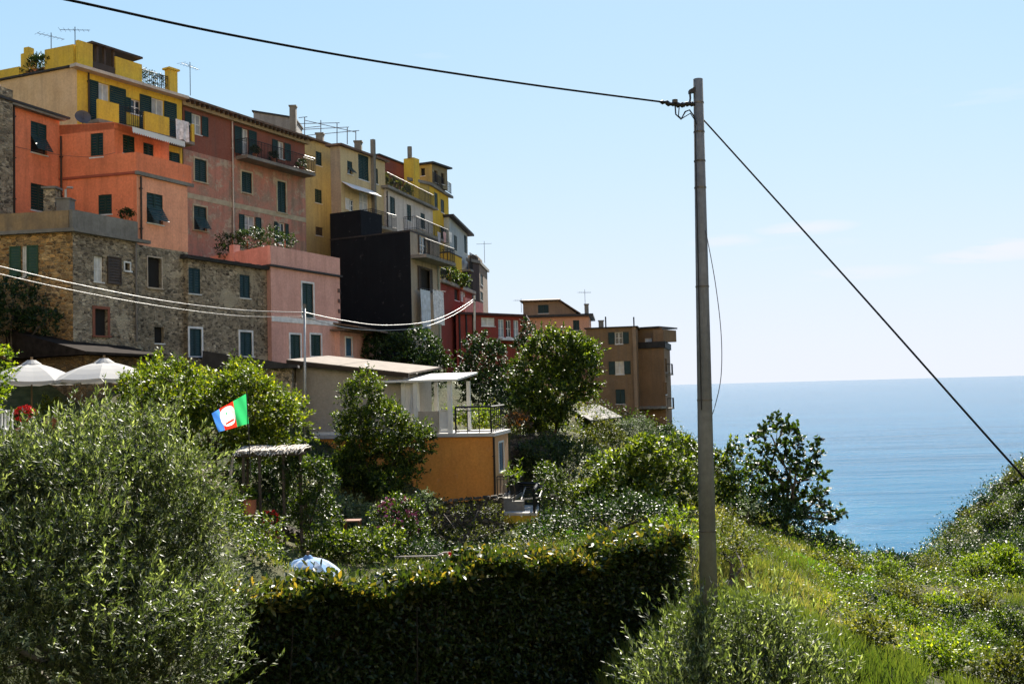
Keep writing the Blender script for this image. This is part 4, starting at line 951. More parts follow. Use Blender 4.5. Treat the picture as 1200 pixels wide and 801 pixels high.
railing(s, [b[:2]+np.array([-.1, .1]), c[:2]+np.array([-.1, -.1]), d_[:2]], za+.1, 1.0, M_iron, gap=.6, r=.03)
# dark table-like frame on the landing
# retaining walls
def stonewall(name, label, pts, h0, mat, cat='wall', th=.6):
    """pts: (px,row,Y) along the wall's top; goes h0 metres down"""
    o = thing(name, label, cat, P(*pts[0])); mb = MB(); q = [P(*p) for p in pts]; n = 10
    for i in range(len(q)-1):
        for k in range(n):
            a = q[i]+(q[i+1]-q[i])*k/n; b = q[i]+(q[i+1]-q[i])*(k+1)/n; j = R.uniform(-.08, .08)
            mb.box8([(a[0], a[1], a[2]-h0), (b[0], b[1], b[2]-h0), (b[0], b[1]+th, b[2]-h0), (a[0], a[1]+th, a[2]-h0), (a[0], a[1]+.15, a[2]+j), (b[0], b[1]+.15, b[2]+j), (b[0], b[1]+th, b[2]+j), (a[0], a[1]+th, a[2]+j)])
    build('stonework', mb, mat, o)
    mb = MB()
    for i in range(len(q)-1):
        d = q[i+1]-q[i]; L = np.linalg.norm(d); k = 0
        while k < L:
            w = R.uniform(.25, .5); a = q[i]+d*(k/L); b = q[i]+d*min(1, (k+w)/L); e = R.uniform(.03, .10)
            mb.box8([(a[0], a[1]+.1, a[2]+.08), (b[0]-.02, b[1]+.1, b[2]+.08), (b[0]-.02, b[1]+th, b[2]+.08), (a[0], a[1]+th, a[2]+.08), (a[0]+.03, a[1]+.14, a[2]+.08+e), (b[0]-.05, b[1]+.14, b[2]+.08+e), (b[0]-.05, b[1]+th-.05, b[2]+.08+e), (a[0]+.03, a[1]+th-.05, a[2]+.08+e)]); k += w
    build('coping_stones', mb, mat, o); return o
drys = stone('dark_dry_stone', [(.04, .035, .028), (.09, .075, .055), (.14, .115, .085), (.06, .055, .045)], (.03, .027, .02), 4.0)
stonewall('dry_stone_wall', 'dark dry stone wall under the orange house corner', [(488, 600, 40.5), (530, 590, 41), (590, 584, 42.5)], 3.4, drys)
stonewall('terrace_wall', 'tall rocky terrace wall right of the orange house below the big tree', [(598, 515, 51), (640, 508, 54), (676, 512, 60)], 4.8, drys)
stonewall('garden_wall', 'low stone garden wall beside the climber clad pergola', [(300, 607, 30), (345, 628, 31.5), (398, 640, 33)], 2.2, drys)
# ---------------------------------------------------------------- foliage
rng = np.random.default_rng(11)
def unit(v): return v/(np.linalg.norm(v, axis=-1, keepdims=True)+1e-9)
def leaves_mesh(name, pos, ax, nr, ln, wd, tone, fold=.0):
    """pos base points, ax leaf directions, nr leaf normals; pointed oval leaves of 6 vertices, slightly cupped"""
    n = len(pos); ax = unit(ax); side = unit(np.cross(ax, nr)); nr = np.cross(side, ax)
    ln = ln[:, None]; wd = wd[:, None]
    v = np.stack([pos, pos+ax*ln*.35+side*wd*.5+nr*wd*.12, pos+ax*ln*.72+side*wd*.38+nr*wd*.05, pos+ax*ln-nr*ln*.08, pos+ax*ln*.72-side*wd*.38+nr*wd*.05, pos+ax*ln*.35-side*wd*.5+nr*wd*.12], 1)
    me = bpy.data.meshes.new(name); me.vertices.add(n*6); me.vertices.foreach_set('co', v.astype(np.float32).ravel())
    me.loops.add(n*8); b = np.arange(n)[:, None]*6
    idx = np.concatenate([b+0, b+1, b+2, b+3, b+0, b+3, b+4, b+5], 1)
    me.loops.foreach_set('vertex_index', idx.astype(np.int32).ravel()); me.polygons.add(n*2)
    me.polygons.foreach_set('loop_start', np.arange(n*2, dtype=np.int32)*4); me.update(calc_edges=True)
    at = me.attributes.new('tone', 'FLOAT', 'POINT'); at.data.foreach_set('value', np.repeat(tone, 6).astype(np.float32)); return me
def diamonds_mesh(name, pos, ax, nr, ln, wd, tone):
    n = len(pos); ax = unit(ax); side = unit(np.cross(ax, nr)); ln = ln[:, None]; wd = wd[:, None]
    v = np.stack([pos, pos+ax*ln*.45+side*wd*.5, pos+ax*ln, pos+ax*ln*.45-side*wd*.5], 1)
    me = bpy.data.meshes.new(name); me.vertices.add(n*4); me.vertices.foreach_set('co', v.astype(np.float32).ravel())
    me.loops.add(n*4); me.loops.foreach_set('vertex_index', np.arange(n*4, dtype=np.int32)); me.polygons.add(n)
    me.polygons.foreach_set('loop_start', np.arange(n, dtype=np.int32)*4); me.update(calc_edges=True)
    at = me.attributes.new('tone', 'FLOAT', 'POINT'); at.data.foreach_set('value', np.repeat(tone, 4).astype(np.float32)); return me
def lump(d, seed):
    r = np.random.default_rng(seed); o = np.zeros(len(d))
    for k, (fr_, am) in enumerate(((2.2, .13), (4.1, .10), (8.3, .06))):
        for j in range(3):
            w = r.normal(size=3)*fr_; o += am*np.sin(d@w + r.uniform(0, 6.28))
    return o
def twigs(blobs, n, seed, shell=.35, upb=.45, lumpy=1., zmin=None):
    """points and directions of n twigs in the outer shell of a set of ellipsoids"""
    r = np.random.default_rng(seed); C = np.array([b[:3] for b in blobs]); Rr = np.array([b[3:6] for b in blobs])
    w = (Rr[:, 0]*Rr[:, 1]+Rr[:, 1]*Rr[:, 2]+Rr[:, 0]*Rr[:, 2]); w /= w.sum()
    k = r.choice(len(blobs), n*2, p=w); d = unit(r.normal(size=(n*2, 3))); d[:, 2] = np.where(r.random(n*2) < .25, abs(d[:, 2]), d[:, 2])
    rad = (1-shell*np.abs(r.beta(1.2, 2.2, n*2)))*(1+lumpy*lump(d*1.+C[k]*.7, seed+1))
    p = C[k]+d*Rr[k]*rad[:, None]
    ins = np.zeros(len(p), bool)
    for j in range(len(blobs)):
        q = np.linalg.norm((p-C[j])/Rr[j], axis=1); ins |= (q < .66) & (k != j)
    p, d = p[~ins][:n], d[~ins][:n]
    dr = unit(d*1.0+np.array([0, 0, upb])+r.normal(size=d.shape)*.45)
    return p, dr
def foliage(name, blobs, ntw, per, tl, ll, lw, mat, root, seed=1, shell=.35, upb=.45, lumpy=1., droop=0., six=False, spread=.9, tonebias=0., dense_core=False, whorl=False):
    r = np.random.default_rng(seed+99); p, d = twigs(blobs, ntw, seed, shell, upb, lumpy)
    n = len(p); t = r.random((n, per)) if not whorl else r.uniform(.8, 1, (n, per))
    L = tl*r.uniform(.5, 1.3, (n, 1))
    base = p[:, None]+d[:, None]*(t*L)[..., None] - np.array([0, 0, 1.])*(t*t*droop*L)[..., None]
    ax = unit(d[:, None]*(.9 if not whorl else .35)+r.normal(size=(n, per, 3))*spread*.75+np.array([0, 0, -droop*.6]))
    nr = unit(r.normal(size=(n, per, 3))*.6+np.array([0, 0, 1.])+d[:, None]*.35)
    tone = np.clip(r.normal(.42+tonebias, .2, (n, per))+r.normal(0, .12, (n, 1))+.12*(t-.5), 0, 1)
    m = n*per; ln = ll*r.uniform(.6, 1.25, m); wd = lw*r.uniform(.7, 1.2, m)
    f = (leaves_mesh if six else diamonds_mesh)(name, base.reshape(m, 3), ax.reshape(m, 3), nr.reshape(m, 3), ln, wd, tone.ravel())
    return link(name, f, mat, root)
bark = plain('grey_brown_bark', (.075, .06, .045), .9, var=.5, scale=6); bark2 = plain('pale_olive_bark', (.16, .145, .12), .9, var=.4, scale=8)
def limbs(root, base, blobs, r0, mat, seed=0, nsub=3, name='trunk', fork=.35):
    r = np.random.default_rng(seed); mb = MB(); base = np.array(base, float); C = np.array([b[:3] for b in blobs]); Rr = np.array([b[3:6] for b in blobs])
    cen = C.mean(0); fk = base+(cen-base)*fork; fk[:2] = base[:2]+(cen[:2]-base[:2])*fork*.6
    m = (base+fk)/2+r.normal(size=3)*.05*np.linalg.norm(fk-base)
    mb.tube([base-np.array([0, 0, .4]), base, m, fk], [r0*1.35, r0*1.1, r0*.9, r0*.8], 8)
    for i in range(len(blobs)):
        c = C[i]; mid = (fk+c)/2+r.normal(size=3)*.12*np.linalg.norm(c-fk); rb = r0*.5
        mb.tube([fk, mid, c], [r0*.6, rb*.8, rb*.45], 6)
        for _ in range(nsub):
            e = c+unit(r.normal(size=3)+np.array([0, 0, .4]))*Rr[i]*.85; s_ = mid+(c-mid)*r.uniform(.2, 1)
            mb.tube([s_, (s_+e)/2+r.normal(size=3)*.06*np.linalg.norm(e-s_), e], [rb*.4, rb*.28, rb*.1], 4, False)
    return build(name, mb, mat, root, smooth=True)
def pb(px, row, Y, rx, ry, rd=None):
    """ellipsoid given by its place and half sizes in photo pixels at depth Y"""
    c = P(px, row, Y); s = Y/F; return (c[0], c[1], c[2], rx*s, (rd if rd is not None else rx)*s, ry*s)
def clumps(blobs, seed, k=6, core=.80, lo=.28, hi=.48):
    r = np.random.default_rng(seed+7); out = []
    for b in blobs:
        c = np.array(b[:3]); q = np.array(b[3:6]); out.append((*c, *(q*core)))
        for j in range(k):
            d = unit(r.normal(size=3)+np.array([0, -.15, .25])); s_ = r.uniform(lo, hi); out.append((*(c+d*q*r.uniform(.62, .88)), *(q*s_)))
    return out
def tree(name, label, cat, base, blobs, ntw, per, tl, ll, lw, mat, r0=.12, seed=1, group=None, bk=None, trunk=True, ck=6, cc=(.8, .28, .48), **kw):
    b = P(*base); gz = G(b[0], b[1]); bz = np.array([b[0], b[1], gz])
    o = thing(name, label, cat, bz, group)
    foliage('foliage', clumps(blobs, seed, ck, *cc), ntw, per, tl, ll, lw, mat, o, seed, **kw)
    limbs(o, bz, blobs, r0, bk or bark, seed, name='trunk' if trunk else 'stem')
    return o
L_olive = leafmat('olive_leaf', (.012, .018, .007), (.075, .098, .032), (.38, .40, .21), .42, .5, (1.2, 1.35, .55))
L_citrus = leafmat('glossy_citrus_leaf', (.02, .04, .006), (.085, .13, .012), (.32, .33, .03), .45, .5, (1.7, 1.6, .4), .4)
L_dark = leafmat('dark_laurel_leaf', (.006, .014, .004), (.016, .036, .009), (.06, .10, .02), .28, .5, None, .35)
L_mid = leafmat('green_leaf', (.008, .018, .004), (.034, .064, .008), (.19, .24, .03), .42, .5, (1.7, 1.6, .45), .4)
L_hedge = leafmat('hedge_leaf', (.008, .018, .005), (.035, .062, .010), (.27, .21, .04), .42, .48, (1.5, 1.3, .5), .45)
L_lime = leafmat('lime_leaf', (.03, .06, .006), (.11, .17, .015), (.34, .38, .04), .48, .55, (1.6, 1.55, .4), .3)
L_scrub = leafmat('scrub_leaf', (.018, .026, .007), (.065, .082, .016), (.25, .25, .06), .4, .6, (1.6, 1.5, .5), .3)
L_grey = leafmat('grey_green_leaf', (.05, .07, .035), (.12, .155, .08), (.26, .3, .18), .32, .6, (1.1, 1.2, .7), .3)
L_rust = leafmat('rusty_leaf', (.03, .02, .01), (.09, .05, .02), (.2, .12, .04), .3, .5)

# foreground olive, left
olive_blobs = [pb(125, 590, 11, 105, 80), pb(60, 610, 10.3, 120, 110), pb(180, 615, 11, 74, 100), pb(110, 720, 10, 160, 120), pb(205, 700, 11, 62, 85), pb(20, 760, 9.4, 130, 120), pb(158, 514, 11.5, 36, 30), pb(190, 562, 11.4, 32, 38), pb(40, 572, 10.8, 58, 40), pb(95, 530, 11, 50, 34), pb(200, 790, 10.4, 100, 90), pb(236, 630, 11.2, 26, 36), pb(-70, 640, 9.6, 110, 130)]
tree('olive_tree', 'big silvery olive tree filling the lower left foreground', 'olive tree', (120, 801, 11), olive_blobs, 7200, 24, .36, .062, .0165, L_olive, .09, 3, bk=bark2, shell=.5, upb=.6, spread=.7, ck=14, cc=(.62, .14, .34), lumpy=2.0)
ob2 = [pb(808, 788, 8.6, 54, 38), pb(872, 782, 8.8, 64, 46), pb(935, 806, 8.6, 55, 38), pb(790, 835, 8.2, 55, 40), pb(870, 855, 8.2, 110, 60), pb(905, 758, 9.0, 30, 32), pb(808, 758, 8.8, 22, 28)]
tree('young_olive', 'young olive bush with upright shoots in front of the concrete pole', 'olive tree', (870, 801, 9.0), ob2, 1300, 24, .40, .055, .0145, L_olive, .04, 5, bk=bark2, shell=.6, upb=1.2, spread=.6, ck=10, cc=(.6, .2, .36), lumpy=1.5)
# long upright feathery shoots
ot = bpy.data.objects['olive_tree']; foliage('shoot', clumps(olive_blobs, 31, 10, .66, .16, .34), 560, 42, .56, .066, .0165, L_olive, ot, 131, lumpy=1.8, shell=.2, upb=1.6, spread=.5, tonebias=.12)
yo = bpy.data.objects['young_olive']; foliage('shoot', clumps(ob2, 32, 8, .6, .2, .36), 150, 44, .55, .058, .0145, L_olive, yo, 132, shell=.2, upb=2.4, spread=.45, tonebias=.12)
# hedge
def hedge():
    A = P(268, 708, 14.3); B = P(806, 628, 19.4); A[2] = B[2] = 0
    zt0, zt1 = P(300, 706, 14.6)[2], P(800, 636, 19.3)[2]; d = (B-A)[:2]; L = np.linalg.norm(d); d = d/L; nn = np.array([d[1], -d[0]])
    o = thing('laurel_hedge', 'long clipped hedge with reddish glossy tips crossing the garden before the pole', 'hedge', (*((A+B)/2)[:2], -6.5))
    r = np.random.default_rng(4); N = 56000; s = r.random(N)*L; top = r.random(N) < .42
    zt = zt0+(zt1-zt0)*s/L + .10*np.sin(s*1.7)+.07*np.sin(s*4.3+1)+.04*np.sin(s*9.1)
    dep = np.where(top, r.uniform(-.1, .95, N), np.abs(r.normal(0, .12, N))+.03*np.sin(s*5)); z = np.where(top, zt-np.abs(r.normal(0, .1, N)), zt-.05-r.random(N)*3.0)
    z += np.where(top & (r.random(N) < .08), r.random(N)*.22, 0)
    dep = dep + np.where(top, 0, .05*np.sin(z*6+s*3))
    p = np.stack([A[0]+d[0]*s-nn[0]*dep, A[1]+d[1]*s-nn[1]*dep, z], 1)
    out = np.where(top[:, None], np.array([0, 0, 1.]), np.array([nn[0], nn[1], .15]))
    ax = unit(out*.5+r.normal(size=(N, 3))*.7); nr = unit(np.array([0, 0, 1.])*.6+out*.5+r.normal(size=(N, 3))*.55)
    tone = np.clip(r.normal(.35, .17, N)+np.where(top, .25*r.random(N)+.22*(np.sin(s*.9+2)+np.sin(s*2.3) > .9)*(r.random(N)), -.1), 0, 1)  # lit top toned lighter and shaded front darker, besides the reddish tips
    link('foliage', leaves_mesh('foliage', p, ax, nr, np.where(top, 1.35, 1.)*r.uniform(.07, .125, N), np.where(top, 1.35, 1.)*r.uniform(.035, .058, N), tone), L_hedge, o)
    mb = MB()
    for i in range(60):
        s_ = i*L/60; q = A[:2]+d*s_-nn*.6; g = -6.9
        for k in range(3):
            e = q+r.normal(size=2)*.3; mb.tube([(*q, g), ((q[0]+e[0])/2, (q[1]+e[1])/2, g+1.6), (*e, zt0-.35)], [.03, .02, .008], 4, False)
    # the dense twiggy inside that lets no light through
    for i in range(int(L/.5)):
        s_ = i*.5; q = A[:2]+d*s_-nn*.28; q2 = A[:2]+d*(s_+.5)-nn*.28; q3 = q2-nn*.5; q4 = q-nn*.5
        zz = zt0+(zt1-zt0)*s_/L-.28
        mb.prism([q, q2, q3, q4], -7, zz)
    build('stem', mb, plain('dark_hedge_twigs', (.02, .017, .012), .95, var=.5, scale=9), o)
hedge()

# ---- garden and hillside plants: (kind, label, base px,row,Y, blobs...)
def T(name, label, cat, base, blobs, dens, mat, size=.09, seed=1, per=10, r0=.08, wr=.5, tl=.3, **kw):
    area = sum(4*(b[3]*b[5]+b[3]*b[4]) for b in blobs)
    n = int(area*dens*2.6*(.09/size)**1.2)
    return tree(name, label, cat, base, blobs, min(n, 9500), per, tl, size, size*wr, mat, r0, seed, **kw)
T('lemon_tree', 'wide bright yellow green citrus tree behind the flag', 'citrus tree', (250, 540, 34), [pb(205, 480, 33, 42, 42), pb(255, 470, 34, 50, 36), pb(300, 480, 34, 40, 40), pb(335, 498, 35, 32, 36), pb(240, 510, 33, 50, 30), pb(300, 520, 34, 40, 20), pb(180, 455, 33, 22, 22), pb(282, 448, 35, 22, 20), pb(187, 432, 32, 6, 16)], 30, L_citrus, .13, 21, r0=.1, tl=.35, shell=.45)
T('fig_bush', 'yellowish leafy bush left of the citrus tree, over the olive', 'bush', (190, 500, 30), [pb(165, 470, 30, 32, 30), pb(215, 450, 31, 26, 24)], 28, L_citrus, .13, 22)
T('orange_tree', 'rounded glossy citrus tree in front of the burnt orange house', 'citrus tree', (440, 560, 41), [pb(425, 475, 41, 26, 34), pb(450, 500, 41, 42, 36), pb(420, 510, 41, 28, 30), pb(470, 520, 41, 32, 26), pb(440, 540, 41.5, 44, 24), pb(415, 545, 41.2, 28, 22), pb(485, 525, 41.5, 20, 22), pb(455, 560, 41, 40, 16)], 30, L_mid, .12, 23, r0=.1, tonebias=.08)
T('laurel_tree', 'dark glossy tree between the cabin roof and the black wall', 'tree', (478, 470, 60), [pb(455, 415, 60, 26, 22), pb(490, 408, 60, 26, 22), pb(475, 440, 60, 46, 28), pb(512, 432, 61, 18, 22)], 22, L_dark, .2, 24, tonebias=.15)
T('bay_tree', 'nearly black upright tree left of the big rounded tree', 'tree', (572, 490, 62), [pb(565, 420, 62, 24, 26), pb(572, 455, 62, 34, 36), pb(555, 440, 62, 20, 26)], 24, L_dark, .18, 25)
T('magnolia_tree', 'big rounded tree with glinting leaves before the rose house', 'tree', (652, 520, 56), [pb(650, 415, 56, 36, 26), pb(625, 440, 56, 32, 30), pb(680, 440, 56, 30, 32), pb(650, 460, 55.5, 52, 38), pb(640, 492, 56, 34, 24), pb(684, 415, 57, 20, 18)], 26, L_mid, .2, 26, r0=.16, tl=.45, tonebias=.05)
T('ivy_clump', 'dark ivy clump between the red gallery and the rose house', 'ivy', (618, 420, 78), [pb(620, 392, 78, 10, 16), pb(612, 405, 78, 12, 10)], 20, L_dark, .22, 27)
T('dark_shrub', 'black green shrub below the stone house at the left edge', 'shrub', (15, 430, 39), [pb(18, 358, 39.3, 34, 28, 22), pb(0, 382, 39.2, 40, 20, 22), pb(50, 378, 39.4, 20, 16, 18), pb(-35, 360, 39.3, 34, 40, 22)], 22, L_dark, .14, 28)
T('edge_bush', 'sprig of bright leaves poking in at the left frame edge by the parasol', 'bush', (-20, 520, 26), [pb(-6, 430, 26, 18, 26), pb(-14, 460, 26, 20, 30)], 26, L_lime, .12, 29)
T('climber', 'thick leafy climber covering the right post of the old pergola', 'climber', (362, 640, 31), [pb(358, 565, 31, 26, 36), pb(365, 600, 31, 28, 26), pb(345, 548, 31, 20, 16), pb(376, 560, 31, 12, 24)], 34, L_mid, .1, 30, tonebias=-.1)
T('shade_shrub', 'dark leafy mass filling the shade behind the old pergola', 'shrub', (315, 590, 35), [pb(300, 560, 35.5, 30, 24), pb(335, 562, 35.5, 26, 24), pb(275, 570, 35, 20, 24), pb(320, 590, 34.5, 30, 14)], 26, L_dark, .12, 50)
T('leafy_shrub', 'light leaved shrub with pink blossoms between the olive and the stone garden wall', 'shrub', (285, 680, 24), [pb(275, 625, 25, 26, 22), pb(300, 650, 24, 22, 22), pb(262, 600, 26, 20, 18), pb(310, 625, 26, 16, 14), pb(290, 672, 24, 14, 12)], 30, L_mid, .085, 51, tonebias=.1)
T('wall_bramble', 'straggling dry brambles over the dry stone wall under the orange house', 'bramble', (540, 640, 39), [pb(520, 602, 40, 22, 8), pb(560, 598, 40.5, 26, 7), pb(545, 630, 39.4, 40, 10), pb(510, 625, 39.4, 16, 14), pb(585, 620, 40, 12, 20)], 8, L_scrub, .1, 52, tonebias=-.2)
T('shadow_shrub', 'dark low shrub row added for the shadows between the dry stone wall and the long hedge', 'shrub', (560, 665, 34), [pb(500, 650, 33, 26, 9), pb(550, 655, 34, 30, 9), pb(600, 645, 35, 26, 10), pb(630, 642, 36, 14, 9)], 26, L_dark, .1, 53, tonebias=.1)  # dark shrubs added in place of the shadows below the wall
T('shaded_shrub', 'shrub belt darkened for tree shade between the hedge end and the lime tinted broad leaved tree', 'shrub', (720, 640, 28), [pb(655, 618, 30, 26, 12), pb(700, 608, 29, 30, 18), pb(745, 602, 28, 30, 20), pb(780, 606, 27, 20, 14), pb(625, 628, 31, 20, 8)], 26, L_dark, .1, 54, tonebias=.15)  # real shrubs, their leaves kept dark to stand in for tree shade
T('box_shrub', 'leafy green shrub bed beside the blue parasol', 'shrub', (400, 665, 31), [pb(380, 638, 31, 32, 16), pb(420, 645, 31, 34, 16), pb(450, 635, 32, 20, 14)], 34, L_mid, .12, 31, tonebias=.12)
T('flowering_shrub', 'tall shrub with dusty pink flower heads above the hedge', 'shrub', (468, 655, 35), [pb(462, 612, 35, 24, 24), pb(480, 605, 35, 18, 18), pb(470, 632, 35, 32, 18)], 30, L_mid, .1, 32)
T('grey_bush', 'pale feathery bush on the sunny bank beside the climber', 'bush', (405, 610, 37), [pb(405, 598, 37, 20, 10), pb(430, 606, 37, 22, 10), pb(392, 582, 37, 8, 16)], 26, L_grey, .1, 33)
T('agave_plant', 'spiky light green plant under the corner of the orange house', 'plant', (600, 570, 44), [pb(602, 560, 44.5, 9, 14)], 30, L_lime, .25, 34, wr=.18)
T('pale_flower_bush', 'dry flowering bush beside the orange house wall foot', 'bush', (500, 600, 39), [pb(498, 590, 39, 14, 10)], 26, L_grey, .1, 35)
T('ledge_bush', 'yellow green shrub behind the black terrace railing', 'shrub', (555, 500, 50), [pb(556, 489, 50, 24, 10), pb(530, 486, 50, 10, 8)], 30, L_lime, .12, 36)
T('orange_flower_bush', 'rusty orange flowering bush on the terrace wall below the big tree', 'bush', (608, 502, 52), [pb(606, 492, 52, 12, 8)], 30, L_rust, .12, 37)
T('wall_creeper', 'dark creeper hanging over the rocky terrace wall', 'creeper', (650, 545, 50), [pb(640, 530, 51.5, 36, 18), pb(675, 540, 52, 28, 30), pb(618, 548, 51, 18, 16)], 20, L_dark, .13, 38, tonebias=.1)
T('spiky_shrub', 'upright green shrub right of the dark frame railing', 'shrub', (650, 605, 42), [pb(652, 580, 42, 14, 34), pb(672, 595, 42, 20, 26), pb(640, 560, 44, 10, 20)], 30, L_mid, .11, 39)
T('broadleaf_tree', 'lime tinted broad leaved tree in the middle of the slope left of the pole', 'tree', (755, 630, 42), [pb(755, 535, 42, 30, 22), pb(725, 560, 42, 38, 26), pb(780, 565, 42, 30, 30), pb(740, 595, 41, 50, 26), pb(795, 530, 44, 20, 16), pb(700, 590, 42, 24, 26)], 26, L_mid, .17, 40, tonebias=.2, wr=.65, r0=.12)
T('round_olive', 'soft grey round olive crown in front of the brown sea house', 'olive tree', (762, 530, 66), [pb(745, 505, 66, 20, 16), pb(728, 512, 66, 20, 16), pb(758, 515, 66, 16, 14)], 30, L_grey, .12, 41, wr=.35, tonebias=-.2)
T('reddish_bush', 'russet brown bush between the big tree and the soft grey olive', 'bush', (708, 540, 60), [pb(705, 515, 60, 24, 20), pb(690, 530, 58, 18, 18)], 26, L_scrub, .13, 42, tonebias=-.1)
T('dark_slope_bush', 'dark bush beneath the seaward house at the cliff edge', 'bush', (788, 530, 72), [pb(780, 512, 72, 16, 12), pb(795, 522, 70, 16, 12), pb(770, 530, 66, 20, 14)], 24, L_dark, .18, 43, tonebias=.15)
T('wild_pear', 'thin branched tree directly behind the pole with sea showing through', 'tree', (850, 610, 45), [pb(835, 545, 46, 22, 20), pb(858, 535, 46, 16, 16), pb(868, 565, 45, 26, 22), pb(845, 580, 45, 30, 22), pb(880, 550, 46, 10, 14), pb(822, 570, 45, 18, 22)], 15, L_mid, .17, 44, tonebias=.12, shell=.6, wr=.6)
T('fig_tree', 'dark spreading fig tree standing out against the sea right of the pole', 'fig tree', (918, 622, 43), [pb(905, 512, 43, 24, 18), pb(935, 522, 43, 24, 18), pb(895, 540, 43, 22, 16), pb(925, 550, 43, 32, 18), pb(950, 560, 43, 18, 14), pb(905, 580, 43, 24, 20), pb(958, 585, 43, 16, 10), pb(974, 600, 43, 12, 9), pb(940, 590, 43, 18, 12), pb(952, 535, 43, 9, 12), pb(918, 498, 43, 10, 8), pb(968, 612, 43, 14, 6), pb(984, 608, 43, 7, 6)], 11, L_mid, .23, 45, tonebias=-.2, wr=.75, r0=.14, shell=.7, lumpy=1.6, per=7)
T('bramble_bush', 'dark bramble mass at the foot of the fig tree', 'bramble', (900, 625, 42), [pb(895, 600, 42.5, 30, 20), pb(935, 612, 42, 26, 14), pb(955, 635, 41, 26, 9), pb(985, 646, 41, 20, 8), pb(870, 605, 43, 22, 18)], 28, L_dark, .13, 46, tonebias=.25)
T('lime_bush', 'small lime green bush beside the hedge end and pole', 'bush', (795, 650, 23), [pb(793, 612, 24, 12, 12), pb(800, 632, 23, 16, 14), pb(775, 625, 24, 14, 12)], 34, L_lime, .09, 47)
T('pole_weeds', 'shadowed weedy shrub on the bank just right of the pole', 'shrub', (855, 655, 22), [pb(852, 625, 24, 12, 16), pb(868, 640, 23, 20, 10), pb(850, 648, 22.5, 12, 10)], 30, L_scrub, .08, 48)
T('white_aster_bush', 'grey seed headed bush below the fig tree', 'bush', (880, 615, 40), [pb(878, 598, 40, 9, 9)], 30, L_grey, .1, 49)
# valley and far slope shrubs
V = [  # px,row,Y, rx, ry, material, leaf
 (1010, 668, 44, 22, 7, L_scrub, 'dusty bush at the edge where the green bank meets the sea'), (1040, 690, 40, 34, 15, L_dark, 'dark round bush in the saddle below the sea'),
 (985, 690, 34, 22, 9, L_scrub, 'low scrub beside the bright grass strip'), (1085, 672, 62, 34, 22, L_mid, 'green bush in the middle of the saddle'), (1050, 658, 75, 12, 5, L_lime, 'yellowish bush on the saddle rim under the sea'),
 (1120, 690, 55, 40, 24, L_mid, 'broad bush in the valley floor'), (1165, 705, 42, 44, 26, L_lime, 'bright lime bush at the right side of the valley'), (1195, 690, 46, 30, 20, L_grey, 'bluish grey shrub at the right frame edge'),
 (1110, 730, 32, 36, 20, L_lime, 'yellow green shrub on the lower slope'), (1060, 740, 27, 34, 18, L_scrub, 'scrubby shrub in the lower middle of the slope'), (1175, 752, 27, 40, 26, L_mid, 'leafy shrub low at the right edge'), (1020, 775, 17, 26, 18, L_scrub, 'weedy clump next to the young olive'),
 (1100, 785, 18, 40, 24, L_lime, 'fresh green weeds at the bottom right'), (1180, 800, 17, 46, 28, L_scrub, 'tall weeds in the bottom right corner'), (1040, 715, 33, 26, 12, L_lime, 'small lime shrub below the dark round bush'),
 (1100, 632, 112, 22, 17, L_mid, 'dark rounded tree on the far slope nearest the sea'), (1084, 646, 108, 14, 10, L_scrub, 'small bush at the lower tip of the far slope'), (1132, 596, 140, 15, 11, L_dark, 'dark tree on the headland outline'), (1122, 588, 145, 10, 8, L_dark, 'small dark tree just left of the headland top'),
 (1152, 580, 150, 12, 10, L_dark, 'dark tree halfway up the far ridge'), (1165, 572, 150, 14, 10, L_lime, 'yellowish tree on the far ridge'), (1185, 548, 158, 18, 11, L_dark, 'dark pine like crown near the top of the far ridge'), (1200, 540, 158, 14, 10, L_dark, 'dark crown at the frame edge on top of the far ridge'),
 (1192, 560, 150, 14, 9, L_lime, 'ochre green bush under the ridge crowns'), (1150, 648, 104, 26, 9, L_dark, 'long dark thicket across the foot of the far slope'), (1180, 632, 112, 22, 10, L_dark, 'shadowed thicket under the path on the far slope'),
 (1160, 610, 125, 20, 7, L_scrub, 'scrub patch in the middle of the far slope'), (1195, 600, 125, 16, 9, L_mid, 'green bush high on the far slope at the right edge'), (1135, 665, 85, 24, 10, L_scrub, 'brownish bush above the valley floor'), (1185, 660, 88, 26, 12, L_scrub, 'olive toned bush under the far slope'),
 (1090, 700, 44, 24, 12, L_scrub, 'dull bush between the two valley shrubs'), (1145, 725, 34, 22, 14, L_scrub, 'mottled bush left of the leafy shrub'), (960, 660, 34, 14, 6, L_scrub, 'low tuft along the upper edge of the grass bank'),
 (1005, 740, 24, 16, 9, L_scrub, 'dry tuft on the lower bank'), (905, 655, 30, 10, 6, L_scrub, 'small tuft on the grass bank under the fig tree')]
for i, (px, ro, Y, rx, ry, m, lb) in enumerate(V):
    g_ = P(px, ro, Y); q_ = np.array([g_[0], g_[1], G(g_[0], g_[1])+ry*.55*Y/F]); ro = 400.5-F*np.dot(q_, _u)/np.dot(q_, _f)
    k = R.Random(i) if False else random.Random(i); bl = [pb(px, ro, Y, rx*.8, ry*1.15)]
    for j in range(4): bl.append(pb(px+k.uniform(-.6, .6)*rx, ro+k.uniform(-.35, .5)*ry, Y*(1+k.uniform(-.02, .02)), rx*k.uniform(.35, .6), ry*k.uniform(.55, .95)))
    T('hill_bush' if Y > 80 else 'shrub', lb, 'tree' if 'tree' in lb or 'crown' in lb else 'bush', (px, ro+ry, Y), bl, 26 if Y < 80 else 9, m, max(.075, Y*.0028), 60+i, r0=.03+Y*.0004, trunk=False, wr=.6, lumpy=1.4)

